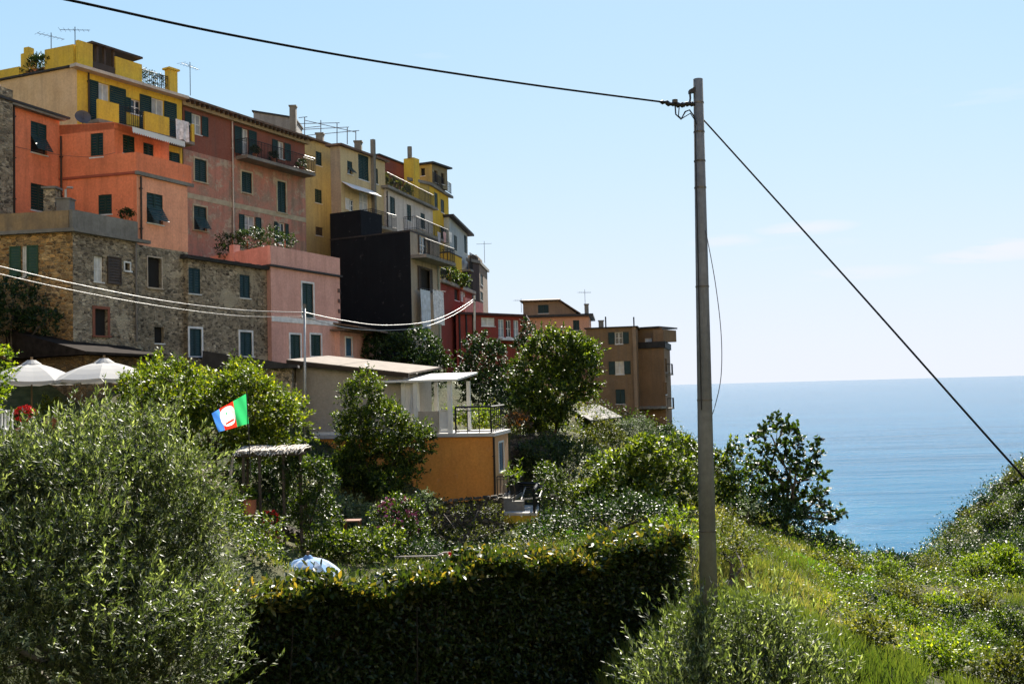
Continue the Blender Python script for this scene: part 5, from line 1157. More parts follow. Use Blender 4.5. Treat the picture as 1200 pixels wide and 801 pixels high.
# many look-alike bushes of the valley and of the far slope: four kinds, copied
def bush_proto(name, label, cat, mat, leaf, seed, group):
    r = np.random.default_rng(seed); bl = [(0, 0, .35, .75, .75, .55)]+[(r.uniform(-.6, .6), r.uniform(-.6, .6), r.uniform(.15, .75), *(r.uniform(.25, .5),)*2, r.uniform(.25, .45)) for _ in range(6)]
    o = thing(name, label, cat, (0, 0, 0), group); foliage('foliage', clumps(bl, seed, 4), 620, 10, .22, leaf, leaf*.6, mat, o, seed, lumpy=1.3)
    limbs(o, (0, 0, 0), bl, .05, bark, seed, 1, name='stem'); return o
kinds = [('valley_bush', 'leafy mid green bush, one of many crowding the valley floor', L_mid, .07, 'mid green valley bushes'), ('valley_bush', 'lime green bush, one of several scattered over the valley floor', L_lime, .07, 'lime green valley bushes'),
         ('valley_bush', 'dull olive scrub bush, one of several on the valley floor', L_scrub, .06, 'olive scrub bushes in the valley'), ('valley_bush', 'near black bush, one of a few in the hollows of the valley floor', L_dark, .07, 'dark valley bushes')]
rv = random.Random(77)
for ki, (nm, lb, m, lf, gp) in enumerate(kinds):
    pr_ = bush_proto(nm, lb, 'bush', m, lf, 300+ki, gp)
    for j in range((14, 11, 11, 8)[ki]):
        Y = math.exp(rv.uniform(math.log(24), math.log(95))); px = rv.uniform(1010 if Y < 50 else 1085, 1270); x = (px-600)/F*Y; p_ = (x, Y, G(x, Y)-.1); s_ = Y*rv.uniform(.014, .03)
        if j == 0: pr_.location = p_; pr_.scale = (s_,)*3; pr_.rotation_euler = (0, 0, rv.uniform(0, 6))
        else: copy_tree(pr_, p_, rv.uniform(0, 6.28), s_)
kinds = [('slope_bush', 'rounded green bush, one of many on the far slope', L_mid, .085, 'green bushes on the far slope'), ('slope_bush', 'dark bush, one of many on the far slope', L_dark, .085, 'dark bushes on the far slope'), ('slope_bush', 'ochre green bush, one of several on the far slope', L_scrub, .08, 'ochre bushes on the far slope')]
for ki, (nm, lb, m, lf, gp) in enumerate(kinds):
    pr_ = bush_proto(nm, lb, 'bush', m, lf, 320+ki, gp)
    for j in range((22, 26, 14)[ki]):
        Y = rv.uniform(98, 168); px = rv.uniform(1108, 1300); x = (px-600)/F*Y; p_ = (x, Y, G(x, Y)-.3); s_ = rv.uniform(1.1, 2.4)
        if j == 0: pr_.location = p_; pr_.scale = (s_,)*3
        else: copy_tree(pr_, p_, rv.uniform(0, 6.28), s_)
# roof and balcony plants
def potplant(name, label, p, r_, hgt, mat, seed, leaf=.1, pot=True, cat='potted plant', pr=.16, group=None):
    o = thing(name, label, cat, p, group); x, y, z = p
    ph = pr*1.6 if pot else 0
    if pot: mb = MB(); mb.lathe(p, [(0, 0), (pr*.7, 0), (pr, ph), (pr*1.12, ph), (pr*1.12, ph+.03), (pr*.9, ph+.03), (.0, ph-.02)], 12); build('pot', mb, M_terra, o)
    foliage('foliage', [(x, y, z+ph+hgt*.5, r_, r_, hgt*.55)], int(90*max(1, r_*hgt*6)), 8, .15, leaf, leaf*.5, mat, o, seed)
    return o
f = MH.fr
po = thing('terrace_bushes', 'dark bushy plants crowding the pink house roof terrace', 'potted plants', P(300, 298, 54))
foliage('foliage', [pb(272, 284, 55, 12, 8), pb(290, 279, 55, 16, 10), pb(315, 280, 55.5, 16, 9), pb(334, 284, 56, 10, 8), pb(262, 294, 54, 10, 5)], 700, 9, .25, .11, .055, L_dark, po, 71, tonebias=.1)
mb = MB()
for px in (272, 290, 315, 334):
    mb = MB(); c = P(px, 296, 55.2); mb.lathe((c[0], c[1], PH.z+.1), [(0, 0), (.2, 0), (.28, .45), (0, .45)], 10); mb.tube([(c[0], c[1], PH.z+.4), P(px, 282, 55.2)], .03, 5); build('pot', mb, M_terra, po)
o = thing('terrace_hedge', 'dark planted hedge along the ochre side parapet of the yellow house', 'hedge', YH.fl.w(3.5, YH.z+.1, -.5))
c = [YH.fl.w(t, YH.z+.55, -.5) for t in (1.9, 2.4, 2.9)]; foliage('foliage', [(*q, .45, .4, .5) for q in c], 420, 9, .2, .1, .05, L_dark, o, 72)
mb = MB(); YH.fl.box(mb, 1.5, 3.3, YH.z+.1, YH.z+.4, -.75, -.25); build('planter', mb, M_terra, o)
o = thing('terrace_planter', 'row of roof plants behind the railing of the yellow house near its end chimney', 'potted plants', YH.fr.w(5.0, YH.z+.1, -.6))
foliage('foliage', [(*YH.fr.w(t, YH.z+.7, -.7), .35, .3, .45) for t in (4.1, 4.6, 5.1, 5.6)], 360, 8, .2, .09, .045, L_dark, o, 73); mb = MB(); YH.fr.box(mb, 4.0, 5.8, YH.z+.1, YH.z+.35, -.9, -.5); build('planter', mb, M_terra, o)
for i, (px, rw, Y, lb) in enumerate(((290, 184, 60.6, 'small potted plant at the left end of the iron balcony'), (312, 190, 62, 'potted plant in the middle of the iron balcony'), (345, 201, 64.3, 'potted plant near the right end of the iron balcony'))):
    f = MH.fr; q = qx(f, px, rw); z = f.sz(290, 187)[1]; potplant('potted_plant', lb, np.array(f.w(q, z, .6)), .22, .4, L_dark, 74+i)
f = TW.fr
for i, (q, lb) in enumerate(((1.2, 'straggly plant at the near end of the white terrace'), (3.5, 'bushy plant midway along the white terrace'), (6.5, 'low plant far along the white terrace'))):
    pass
# white house roof-terrace clutter
wf_ = [('dark trailing plant at the near end of the white house terrace', (457, 216)), ('brownish potted shrub midway along the white house terrace', (470, 226)), ('leafy pot further along the white house terrace', (484, 233))]
WHF = Fac(P(452, 221, 74)[:2], PZ(507, 246, P(452, 221, 74)[2])[:2], 0, 1); wz = P(452, 221, 74)[2]+.2
for i, (lb, (px, rw)) in enumerate(wf_): q = qx(WHF, px, rw); potplant('potted_plant', lb, np.array(WHF.w(q, wz, -.5)), .4, .8, L_scrub, 80+i, leaf=.14)
for i, (px, lb) in enumerate(((526, 'green creeper strip on the red house roof edge'), (541, 'dark plant on the red house roof near the yellow bay'))):
    o = potplant('roof_plant', lb, P(px, 331+(px-526)*.5, 78+i*3), .7, .8, L_mid, 84+i, leaf=.16)
p = P(597, 250, 44) 
potplant('potted_fern', 'round potted plant on the corner of the stone terrace parapet below the orange house', np.array(SH.fr.w(qx(SH.fr, 150, 255), SH.fr.sz(90, 247)[1]+.02, -.06)), .2, .26, L_dark, 88, pr=.1)
# flowers
M_red = plain('red_petals', (.55, .02, .015), .6, var=.2); M_mag = plain('pink_petals', (.42, .10, .22), .6, var=.2); M_wht = plain('white_petals', (.7, .68, .62), .6, var=.1)
def flowers(root, blobs, n, size, mat, seed):
    r = np.random.default_rng(seed); p, d = twigs(blobs, n, seed, .12, .5, .5); k = 5; m = len(p)
    ax = unit(d[:, None]*.5+r.normal(size=(m, k, 3))); return link('flower_head', diamonds_mesh('flower_head', np.repeat(p, k, 0), ax.reshape(-1, 3), unit(r.normal(size=(m*k, 3))), np.full(m*k, size), np.full(m*k, size*.8), np.zeros(m*k)), mat, root)
o = thing('geranium', 'red geranium in a pot beside the white parasols', 'potted flowers', P(30, 505, 30)); bl = [pb(29, 485, 30, 12, 8)]
foliage('foliage', [pb(29, 490, 30, 12, 9)], 90, 8, .12, .08, .06, L_mid, o, 90); flowers(o, bl, 60, .09, M_red, 91); mb = MB(); c = P(30, 505, 30); mb.lathe(c, [(0, -.4), (.2, -.4), (.28, .1), (0, .1)], 12); build('pot', mb, M_terra, o)
fs = bpy.data.objects['flowering_shrub']; flowers(fs, [pb(466, 606, 34.8, 26, 22)], 90, .09, M_mag, 92)
ob_ = bpy.data.objects['orange_flower_bush']; flowers(ob_, [pb(606, 491, 52, 12, 8)], 40, .1, plain('orange_petals', (.5, .2, .03), .6), 93)
o = thing('red_flower_pot', 'red flowered plant in a clay pot on the steps beside the climber', 'potted flowers', P(318, 640, 30)); foliage('foliage', [pb(318, 618, 30, 14, 14)], 130, 8, .15, .09, .05, L_mid, o, 94); flowers(o, [pb(316, 612, 30, 10, 14)], 45, .08, M_red, 95); mb = MB(); c = P(318, 640, 30); mb.lathe(c, [(0, -.2), (.2, -.2), (.27, .35), (0, .35)], 12); build('pot', mb, M_terra, o)
o = thing('hanging_clay_pot', 'tall clay pot with green sprig under the old pergola', 'potted plant', P(293, 600, 30)); mb = MB(); c = P(293, 596, 30); mb.lathe(c, [(0, -.2), (.17, -.2), (.2, .28), (.16, .28), (0, .2)], 12); build('pot', mb, M_terra, o); foliage('foliage', [pb(292, 580, 30, 7, 6)], 40, 8, .1, .09, .05, L_lime, o, 96)
o = thing('red_bloom', 'single red blossom clump peeking over the hedge', 'flower', P(528, 655, 31)); flowers(o, [pb(529, 653, 31, 6, 6)], 22, .09, M_red, 97); mb = MB(); c = P(529, 653, 31); mb.tube([c, (c[0], c[1], G(c[0], c[1]))], .02, 5); build('stem', mb, M_iron, o)
o = thing('white_flower_bush', 'white flowering plant behind the railing end of the terrace', 'plant', P(546, 500, 50)); foliage('foliage', [pb(544, 484, 49.5, 8, 6)], 60, 8, .1, .1, .05, L_mid, o, 98); flowers(o, [pb(543, 480, 49.4, 7, 5)], 30, .1, M_wht, 99)

# ---------------------------------------------------------------- grass and ground cover (uncountable)
def scatter(n, px0, px1, Y0, Y1, seed):
    r = np.random.default_rng(seed); Y = np.exp(r.uniform(math.log(Y0), math.log(Y1), n)); px = r.uniform(px0, px1, n); x = (px-600)/F*Y; return x, Y, Hs(x, Y), r
def patchn(x, y, s, ph=0): return np.sin(x*s+ph+1.7*np.sin(y*s*.7))+np.sin(y*s*1.3+ph*2+1.3*np.sin(x*s*.9))+.6*np.sin((x+y)*s*2.7+ph)
def blades(name, n, px0, px1, Y0, Y1, hgt, wd, mat, seed, thr=-9, mask=None, lean=.35, per=7):
    x, y, z, r = scatter(n, px0, px1, Y0, Y1, seed); k = patchn(x, y, .9, seed) > thr
    if mask is not None: k &= mask(x, y, z)
    x, y, z = x[k], y[k], z[k]; n = len(x); sc = np.maximum(1, y/28)
    b = np.stack([x, y, z-.03], 1); q = np.repeat(b, per, 0)+r.normal(size=(n*per, 3))*np.array([.07, .07, 0])*np.repeat(sc, per)[:, None]; s2 = np.repeat(sc, per)
    ax = unit(r.normal(size=(n*per, 3))*lean+np.array([0, 0, 1.])); nr = unit(r.normal(size=(n*per, 3))*np.array([1, 1, .2])+np.array([0, -1.2, 0]))
    tone = np.clip(.45+.16*np.repeat(patchn(x, y, .5, 3), per)+r.normal(0, .15, n*per), 0, 1)
    o = link(name, diamonds_mesh(name, q, ax, nr, hgt*r.uniform(.4, 1.3, n*per)*(.6+.4*s2), wd*s2*r.uniform(.7, 1.2, n*per), tone), mat); tag(o, kind='stuff'); return o
L_grass = leafmat('dry_and_green_grass', (.05, .085, .012), (.13, .16, .03), (.34, .29, .12), .35, .55, (1.3, 1.3, .6), .3)
L_lawn = leafmat('fresh_grass', (.05, .12, .012), (.10, .22, .02), (.18, .30, .04), .4, .5, (1.2, 1.5, .4), .3)
blades('wild_grass', 17000, 815, 1420, 14, 75, .30, .022, L_grass, 201, mask=lambda x, y, z: (x/y*F+600 < 1010+60*np.sin(y*.5)) | (patchn(x, y, .6, 2) > .9))
blades('dry_grass', 6000, 560, 900, 9, 24, .3, .02, L_grass, 202, mask=lambda x, y, z: (x/y*F+600 > 690) | (y < 15))
blades('garden_grass', 6000, 180, 860, 24, 60, .2, .022, L_grass, 203, per=6)
lawn1 = P(945, 652, 36)
blades('bank_lawn', 9000, 900, 1010, 29, 44, .16, .025, L_lawn, 204, thr=-.4)
blades('garden_lawn', 2600, 625, 680, 34, 42, .14, .025, L_lawn, 205)
def cover(name, n, px0, px1, Y0, Y1, size, leaf, mat, seed, thr=0., per=9):
    x, y, z, r = scatter(n, px0, px1, Y0, Y1, seed); k = patchn(x, y, .35, seed*.7) > thr; k &= z > SEA_Z+1; x, y, z = x[k], y[k], z[k]; n = len(x); sc = size*np.maximum(.7, y/30)
    c = np.stack([x, y, z], 1); dd = unit(r.normal(size=(n, per, 3))); dd[..., 2] = abs(dd[..., 2]); rr_ = (sc*r.uniform(.3, 1.15, n))[:, None, None]*r.uniform(.75, 1.08, (n, per, 1)); q = c[:, None]+dd*rr_*np.array([1, 1, .8])-np.array([0, 0, .05])
    q = q.reshape(-1, 3); m = len(q); s2 = np.repeat(np.maximum(.7, (y/30)**.85), per)
    ax = unit(r.normal(size=(m, 3))+np.array([0, 0, .5])); nr = unit(r.normal(size=(m, 3))*.5+dd.reshape(-1, 3)*.8+np.array([0, 0, .4])); tone = np.clip(.42+.15*np.repeat(patchn(x, y, .6, 5), per)+r.normal(0, .17, m), 0, 1)
    o = link(name, diamonds_mesh(name, q, ax, nr, leaf*s2*r.uniform(.6, 1.3, m), leaf*.55*s2*r.uniform(.6, 1.2, m), tone), mat); tag(o, kind='stuff')
cover('slope_weeds', 2600, 815, 1420, 15, 70, .5, .08, L_scrub, 211, .1, 26)
cover('lime_weeds', 4200, 940, 1420, 15, 85, .6, .085, L_lime, 212, -.5, 30)
cover('saddle_scrub', 3500, 985, 1450, 38, 100, .5, .09, L_mid, 222, -9, 34)
cover('valley_weeds', 3600, 960, 1420, 18, 90, .7, .09, L_mid, 221, -1.2, 34)
cover('hillside_scrub', 5200, 1000, 1500, 70, 200, .4, .07, L_scrub, 213, -.5, 40)
cover('hillside_thicket', 2600, 1000, 1500, 80, 200, .8, .1, L_dark, 220, .2, 60)
cover('hillside_grass', 4500, 1000, 1500, 70, 200, .35, .08, L_lime, 214, -.2, 22)
cover('garden_weeds', 2600, 150, 860, 24, 62, .4, .085, L_dark, 215, .1, 26)
cover('garden_scrub', 2000, 560, 860, 28, 90, .6, .09, L_scrub, 216, .0, 34)
cover('valley_scrub', 3600, 680, 1300, 60, 150, .6, .1, L_mid, 217, .0, 34)
cover('bank_ivy', 2500, 150, 820, 13, 26, .4, .08, L_dark, 218, .0, 26)
cover('dry_weeds', 1500, 830, 1150, 15, 45, .3, .045, L_rust, 230, .3, 22)
cover('bank_scrub', 900, 830, 1050, 15, 42, .55, .06, L_mid, 231, .5, 40)
# taller clumps on the far slope: trees out there read as one wood
# ---------------------------------------------------------------- poles, cables, parasols, flag
conc = stucco('pole_concrete', (.185, .195, .205), (.11, .117, .122), .8, .6, dirt=(.08, .08, .08))
o = thing('utility_pole', 'tall tapering concrete utility pole standing alone against the sea', 'utility pole', P(830, 700, 17))
pt, pbm = P(818, 93, 17), P(831, 725, 17)
mb = MB(); mb.tube([pbm, pbm+(pt-pbm)*.5, pt], [.153, .118, .083], 20); build('shaft', mb, conc, o, smooth=True)
mb = MB()
for k in (.045, .10, .155, .205, .39, .6, .84): 
    c = pt+(pbm-pt)*k; rr = .083+.07*k; mb.tube([c+[0, 0, .012], c-[0, 0, .012]], rr+.008, 16)
build('steel_band', mb, plain('dull_steel', (.1, .095, .09), .5, .7), o)
mb = MB(); a = P(817, 104, 17); b = P(807, 107, 16.95); mb.box8([a+[0, -.05, -.06], b+[0, -.05, -.04], b+[0, .05, -.04], a+[0, .05, -.06], a+[0, -.05, .05], b+[0, -.05, .01], b+[0, .05, .01], a+[0, .05, .05]]); mb.tube([b+[.02, 0, 0], P(809, 115, 16.95), P(808, 122, 16.95)], .018, 6); build('bracket', mb, M_iron, o)
mb = MB()
for (x, y, r_) in ((779, 120, .04), (786, 122, .045), (808, 122, .05), (797, 123, .055)):
    c = P(x, y, 16.95); mb.tube([c-[.09, 0, -.015], c-[.04, 0, 0], c, c+[.04, 0, 0], c+[.09, 0, -.015]], [r_*.4, r_, r_*.6, r_, r_*.4], 8)
mb.tube([P(791, 117, 16.95), P(791, 121, 16.95)], .05, 8); mb.tube([P(778, 120, 16.95), P(817, 124, 17)], .015, 5); build('insulator', mb, plain('black_porcelain', (.015, .013, .012), .25), o)
mb = MB(); mb.tube([P(791, 122, 16.95), P(792, 134, 16.9), P(798, 140, 16.9), P(803, 131, 16.9), P(808, 129, 16.9), P(813, 136, 16.9), P(816, 146, 16.92)], .014, 5); mb.tube([P(796, 124, 16.95), P(795, 136, 16.9), P(799, 139, 16.9), P(809, 133, 16.9), P(815, 142, 16.9)], .01, 5); mb.tube([P(814.5, 146, 16.87), P(822, 480, 16.84)], .012, 5); build('jumper_wire', mb, M_iron, o)
def cable(name, label, pts, r_, mat, group=None, n=40):
    q = [np.array(P(*p)) for p in pts]; out = []
    if len(q) == 2:
        for i in range(n+1): t = i/n; out.append(q[0]+(q[1]-q[0])*t)
    else:   # smooth curve through the points
        for i in range(len(q)-1):
            p0, p1, p2, p3 = q[max(0, i-1)], q[i], q[i+1], q[min(len(q)-1, i+2)]
            for k in range(12): t = k/12; out.append(.5*((2*p1)+(p2-p0)*t+(2*p0-5*p1+4*p2-p3)*t*t+(3*p1-p0-3*p2+p3)*t**3))
        out.append(q[-1])
    mb = MB(); mb.tube(out, r_, 6); o = build(name, mb, mat, None, loc=q[0], smooth=True); return tag(o, label, 'cable', group)
blackc = plain('black_rubber_cable', (.008, .008, .009), .95, spec=.05)
cable('overhead_cable', 'thick black cable sweeping from the upper left corner to the concrete pole', [(-60, -25, 9.5), (70, -2, 10.6), (250, 37, 12.1), (430, 70, 13.6), (620, 99, 15.3), (779, 120, 16.95)], .016, blackc)
cable('guy_cable', 'taut black cable running down right from the pole over the sea', [(824, 140, 17), (1000, 335, 14.2), (1180, 537, 11.8), (1330, 700, 10.2)], .0135, blackc)
cable('loose_wire', 'thin slack wire drooping beside the concrete pole', [(827, 270, 16.9), (838, 330, 16.9), (845, 390, 16.9), (845, 440, 16.9), (838, 475, 16.95), (832, 492, 17)], .007, plain('thin_dark_wire', (.05, .045, .05), .5))
silver = plain('bright_twisted_cable', (.30, .29, .28), .4, .3, var=.5, scale=14)
o = thing('street_pole', 'slender pale metal pole carrying twin cables in front of the pink house', 'pole', P(357, 526, 42)); mb = MB(); mb.tube([P(357.5, 530, 42), P(357, 360, 42)], [.062, .045], 10); build('shaft', mb, plain('pale_grey_metal', (.36, .36, .35), .45, .4), o, smooth=True)
mb = MB(); c = P(357, 360, 42); mb.tube([c, c+[0, 0, .14]], .07, 8); mb.tube([c-[0, .0, .25]-[.12, 0, 0], c-[0, 0, .25]+[.12, 0, 0]], .025, 6); build('cap', mb, M_conc, o)
cable('twisted_cable', 'upper of the two bright twisted cables from the left edge to the slender pole', [(-40, 300, 31), (0, 312, 32), (90, 333, 34.5), (190, 352, 37.5), (280, 363, 40), (357, 366, 42)], .019, silver)
cable('twisted_cable', 'lower of the two bright twisted cables left of the slender pole', [(-40, 309, 31), (0, 321, 32), (90, 341, 34.5), (190, 359, 37.5), (280, 370, 40), (357, 371, 42)], .015, silver)
cable('twisted_cable', 'upper bright cable sagging from the slender pole to the red house', [(357, 366, 42), (400, 375, 46), (450, 381, 52), (500, 377, 60), (530, 366, 68), (556, 350, 76)], .024, silver)
cable('twisted_cable', 'lower bright cable sagging from the slender pole to the red house', [(357, 371, 42), (400, 383, 46), (450, 387, 52), (500, 382, 60), (535, 367, 68), (556, 352, 76)], .018, silver)
o = thing('small_post', 'thin grey post where the bright cables end before the red gallery', 'post', P(556, 400, 76)); mb = MB(); mb.tube([P(556, 410, 76), P(556, 346, 76)], .09, 8); build('shaft', mb, plain('pale_grey_metal', (.36, .36, .35), .45, .4), o); mb = MB(); mb.tube([P(554, 352, 75.9), P(558, 352, 75.9)], .06, 6); build('clamp', mb, M_iron, o)
# orange house wire
cable('thin_house_wire', 'hair thin wire stretched across the orange house front', [(0, 168, 42), (60, 180, 44), (105, 184, 44), (135, 179, 43.6)], .008, plain('thin_dark_wire', (.05, .045, .05), .5))

canv = plain('white_parasol_canvas', (.82, .81, .78), .8, var=.05)
def canvas_mat(name, c, tr):
    t = NT(name); t.base(c); t.rough(.95); t.b.inputs['Specular IOR Level'].default_value = .1; tl_ = t.new('ShaderNodeBsdfTranslucent'); tl_.inputs['Color'].default_value = (*c, 1); mx = t.new('ShaderNodeMixShader'); mx.inputs[0].default_value = tr
    t.ln(t.b.outputs[0], mx.inputs[1]); t.ln(tl_.outputs[0], mx.inputs[2]); t.ln(mx.outputs[0], t.out.inputs['Surface']); return t.m
cw = canvas_mat('white_canvas', (.42, .41, .39), .14)
def parasol(name, label, apex, rad, drop, mat, ribs=8, valance=.0, hgt=2.4, group=None, rot=.2, vent=True, stripes=None, dome=1.15):
    a = P(*apex); gz = a[2]-hgt; o = thing(name, label, 'parasol', (a[0], a[1], gz), group)
    mb = MB(); nr = 5; n = ribs*4
    for i in range(nr+1):
        t = i/nr
        for k in range(n):
            q = rot+2*math.pi*k/n; f_ = (k % 4)/4; sag = .06*math.sin(math.pi*f_)*t; rr = rad*t*(1-.045*math.sin(math.pi*f_)); z = a[2]-drop*(t**dome)-sag*.6+.04*math.sin(math.pi*t)*1.5
            mb.v.append((a[0]+rr*math.cos(q), a[1]+rr*math.sin(q), z))
    for i in range(nr):
        for k in range(n): j = (k+1) % n; mb.f.append((i*n+k, i*n+j, (i+1)*n+j, (i+1)*n+k))
    if valance:
        b = len(mb.v)
        for k in range(n): x, y, z = mb.v[nr*n+k]; mb.v.append((x, y, z-valance*(1 if k % 2 else .75)))
        for k in range(n): j = (k+1) % n; mb.f.append((nr*n+k, nr*n+j, b+j, b+k))
    mats = [mat] if stripes is None else [mat, stripes]
    cn = build('canopy', mb, mats, o, smooth=False)
    if stripes is not None:
        for i, p_ in enumerate(cn.data.polygons): p_.material_index = (i % n)//2 % 2 if i < nr*n else 0
    if vent:
        mb = MB(); mb.lathe(a, [(0, .1), (rad*.08, .09), (rad*.2, -drop*.08)], ribs*2); build('vent_cap', mb, mat, o)
    mb = MB(); mb.tube([(a[0], a[1], gz), (a[0], a[1], a[2]+.14)], .028, 8); mb.tube([(a[0], a[1], a[2]+.1), (a[0], a[1], a[2]+.2)], .045, 8); build('pole', mb, plain('pole_wood', (.16, .1, .05), .6), o)
    for k in range(ribs):
        q = rot+2*math.pi*k/ribs; mb = MB(); mb.tube([(a[0]+rad*.98*math.cos(q), a[1]+rad*.98*math.sin(q), a[2]-drop-.02), (a[0]+rad*.5*math.cos(q), a[1]+rad*.5*math.sin(q), a[2]-drop*.45-.03), (a[0], a[1], a[2]-.05)], .012, 4); build('rib', mb, plain('pole_wood', (.16, .1, .05), .6), o)
    mb = MB(); mb.lathe((a[0], a[1], gz), [(0, 0), (.3, 0), (.3, .08), (.06, .12), (.06, .3), (0, .3)], 14); build('base', mb, M_conc, o)
    return o
parasol('parasol', 'white canvas parasol nearer the left frame edge, beside the red geranium', (37, 425, 33.5), 1.6, .62, cw, valance=.12, rot=.1)
parasol('parasol', 'white canvas parasol right of its twin, in front of the stone shed', (122, 423, 33.5), 1.66, .6, cw, valance=.12, rot=.3)
bl1 = canvas_mat('light_blue_canvas', (.22, .36, .58), .3); bl2 = canvas_mat('white_blue_canvas', (.42, .5, .6), .3)
parasol('blue_parasol', 'pale blue and white striped parasol peeking over the hedge', (361, 654, 28), .98, .46, bl1, dome=1.8, ribs=10, hgt=2.0, stripes=bl2, rot=.5)
# dining table and chairs hint under the parasols
o = thing('garden_table', 'dark garden table under the white parasols', 'table', P(75, 520, 34)); c = P(80, 500, 34.5); gz = G(c[0], c[1])
mb = MB(); mb.box((c[0]-.8, c[1]-.4, gz+.72), (c[0]+.8, c[1]+.4, gz+.76)); build('tabletop', mb, plain('dark_brown_wood', (.05, .035, .028), .7), o)
for sx in (-1, 1):
    for sy in (-1, 1): mb = MB(); mb.box((c[0]+sx*.72-.03, c[1]+sy*.33-.03, gz), (c[0]+sx*.72+.03, c[1]+sy*.33+.03, gz+.718)); build('leg', mb, plain('dark_brown_wood', (.05, .035, .028), .7), o)
potplant('potted_shrub', 'yellow green plant in a terracotta urn between the two white parasols', P(61, 487, 33.2)-np.array([0, 0, .5]), .36, .6, L_citrus, 120, leaf=.1, pr=.25)
o = thing('white_chair', 'white garden chair back glimpsed by the geranium', 'chair', P(5, 520, 29)); c = P(5, 497, 29)
mb = MB(); 
for k in range(5): mb.box((c[0]-.2+k*.1, c[1]-.02, c[2]-.1), (c[0]-.15+k*.1, c[1]+.02, c[2]+.35))
mb.box((c[0]-.22, c[1]-.03, c[2]+.352), (c[0]+.27, c[1]+.03, c[2]+.42)); build('backrest', mb, M_white, o); mb = MB(); mb.box((c[0]-.22, c[1]-.45, c[2]-.16), (c[0]+.27, c[1]+.02, c[2]-.11)); build('seat', mb, M_white, o)
for sx in (-.2, .23):
    for sy in (-.43, 0): mb = MB(); mb.box((c[0]+sx-.02, c[1]+sy-.02, c[2]-.6), (c[0]+sx+.02, c[1]+sy+.02, c[2]-.162)); build('leg', mb, M_white, o)

# flag on its pole
fl_o = thing('flag', 'blowing flag with green, red and blue fields and a white centre on a thin pole', 'flag', P(293, 560, 27))
c0 = P(288.5, 461, 27); c1 = P(291.5, 496, 27); 
def quadpt(u, v):   # u 0 at hoist (right) ..1 fly (left), v 0 top..1 bottom
    tl, tr, br, bl_ = np.array([248, 484.]), np.array([288.5, 461.]), np.array([291.5, 496.]), np.array([256, 506.])
    p_ = (tr*(1-u)+tl*u)*(1-v)+(br*(1-u)+bl_*u)*v
    q = P(p_[0]+.0, p_[1], 27+.10*math.sin(u*8.5+v*1.6)*(u**.5)+.03*math.sin(u*17+v*4)); return q
mb = MB(); nu, nv = 110, 84; mi = []
for j in range(nv+1):
    for i in range(nu+1): mb.v.append(tuple(quadpt(i/nu, j/nv)))
for j in range(nv):
    for i in range(nu):
        a = j*(nu+1)+i; mb.f.append((a, a+1, a+nu+2, a+nu+1)); u, v = (i+.5)/nu, (j+.5)/nv
        e = (abs((u-.60)/.22))**2.6+(abs((v-.47)/.40))**2.6
        k = 0 if u < .38 else (1 if u < .82 else 2)
        if e < 1: k = 3
        if e < 1 and abs(v-.72-.25*(u-.6)) < .045 and abs(u-.58) < .13: k = 1
        if e < 1 and ((u-.62)/.02)**2+((v-.34)/.07)**2 < 1: k = 0
        if k == 1 and u > .78: k = 2
        mi.append(k)
fm = [canvas_mat('flag_green', (.03, .38, .12), .5), canvas_mat('flag_red', (.65, .03, .015), .5), canvas_mat('flag_blue', (.06, .22, .65), .5), canvas_mat('flag_white', (.75, .75, .75), .5)]
cl = build('cloth', mb, fm, fl_o, smooth=True)
cl.data.polygons.foreach_set('material_index', mi)
mb = MB(); a = P(288.7, 455, 27.02); b = P(294, 560, 27.02); mb.tube([a, b], .014, 6); build('pole', mb, M_iron, fl_o)

# old pergola with reed roof
o = thing('reed_pergola', 'rustic pergola of dark posts under a bleached reed roof', 'pergola', P(320, 620, 31))
a, b, c, d_ = P(276, 532, 30), P(354, 529, 30.5), P(361, 524, 33), P(285, 525, 33)
mb = MB(); r_ = random.Random(5)
for i in range(130):
    t = i/129; p0 = a+(b-a)*t; p1 = d_+(c-d_)*t; e_ = (p0-p1)/np.linalg.norm(p0-p1); j = r_.uniform(0, .09); k = r_.uniform(-.05, .2); m_ = r_.uniform(-.1, .3)
    mb.tube([p1-e_*m_+[r_.uniform(-.1, .1), 0, j], (p0+p1)/2+[r_.uniform(-.05, .05), 0, .03+j], p0+[r_.uniform(-.06, .06), 0, j], p0+e_*k+[r_.uniform(-.08, .08), 0, j-k*.45]], [.02, .022, .022, .012], 4)
build('reed_roof', mb, plain('bleached_reed', (.30, .27, .23), .9, var=.4, scale=9), o)
dk = plain('dark_post_wood', (.05, .04, .03), .8)
for (px, py, Y) in ((285, 531, 30.1), (304, 531, 30.2), (332, 530, 30.4), (352, 529, 30.5), (290, 525, 33), (357, 525, 33)):
    p = P(px, py, Y); mb = MB(); mb.tube([(p[0], p[1], G(p[0], p[1])-.2), p], .05, 7); build('post', mb, dk, o)
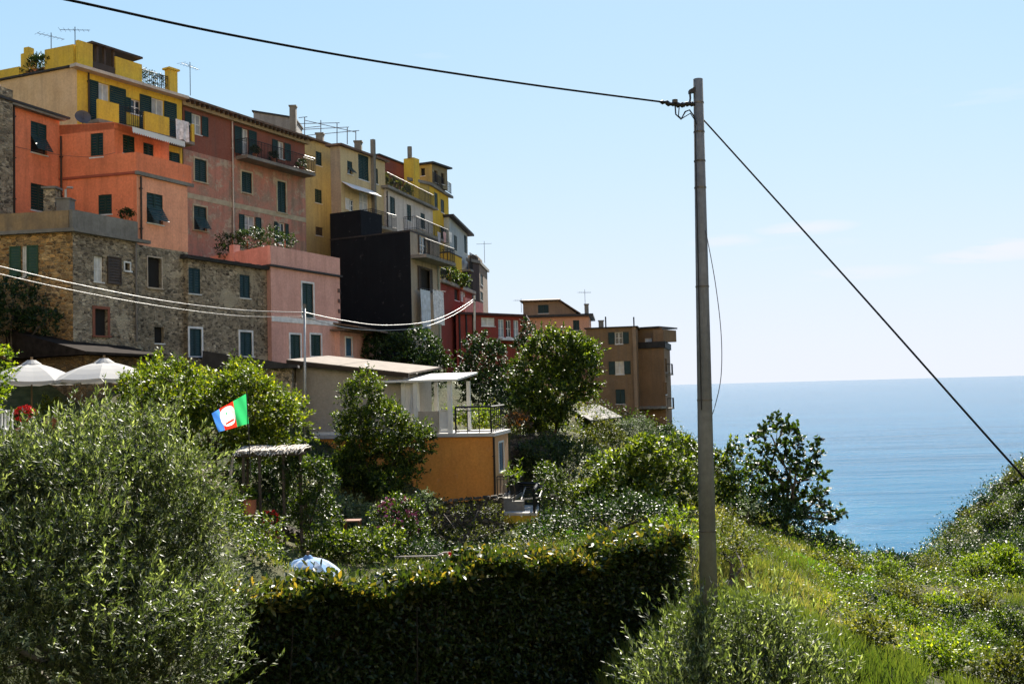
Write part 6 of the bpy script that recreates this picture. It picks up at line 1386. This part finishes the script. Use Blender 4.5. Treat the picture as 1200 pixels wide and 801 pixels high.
mb = MB(); mb.tube([a-[.1, 0, .06], b+[.1, 0, -.06]], .045, 6); mb.tube([d_-[.1, 0, .06], c+[.1, 0, -.06]], .045, 6); build('beam', mb, dk, o)
mb = MB(); p = P(268, 575, 30); mb.tube([(p[0], p[1], p[2]), P(273, 535, 30)], .04, 6); build('brace', mb, M_lpipe, o)
# rusty table frame and tube frame in the garden
o = thing('rusty_table', 'small rusty metal table in front of the pale feathery bush', 'table', P(412, 625, 34)); mb = MB(); c = P(413, 610, 34)
mb.box((c[0]-.28, c[1]-.25, c[2]), (c[0]+.28, c[1]+.25, c[2]+.04)); build('tabletop', mb, plain('rusty_iron', (.16, .06, .03), .8), o)
for sx in (-.25, .25):
    for sy in (-.22, .22): mb = MB(); mb.tube([(c[0]+sx, c[1]+sy, c[2]), (c[0]+sx, c[1]+sy, c[2]-.65)], .02, 5); build('leg', mb, plain('rusty_iron', (.16, .06, .03), .8), o)
o = thing('tube_frame', 'pale metal tube frame lying just above the hedge', 'frame', P(520, 650, 32)); mb = MB(); mb.tube([P(462, 652, 31), P(512, 651, 31), P(520, 647, 31.3), P(547, 646, 31.5)], .025, 6); mb.tube([P(547, 646, 31.5), P(542, 653, 31)], .025, 6)
for px in (470, 512, 545):
    c = P(px, 651, 31.1); mb.tube([c, (c[0], c[1], G(c[0], c[1]))], .02, 5)
build('tube', mb, M_lpipe, o)
# dark frame of a bench on the landing
o = thing('bench_frame', 'dark framed open bench standing on the landing below the orange house', 'bench', P(622, 590, 45)); a, b, c, d_ = P(611, 585, 44.5), P(632, 583, 44.3), P(637, 569, 46), P(616, 570, 46.3)
mb = MB(); mb.tube([a, b, c, d_, a], .035, 6); build('frame', mb, M_lpipe, o)
for i, p in enumerate((a, b, c, d_)): mb = MB(); mb.tube([p, (p[0], p[1], p[2]-.8)], .035, 6); build('leg', mb, M_iron, o)
mb = MB()
for k in range(5): t = (k+.5)/5; mb.tube([a+(d_-a)*t, b+(c-b)*t], .03, 5)
build('slat', mb, M_iron, o)
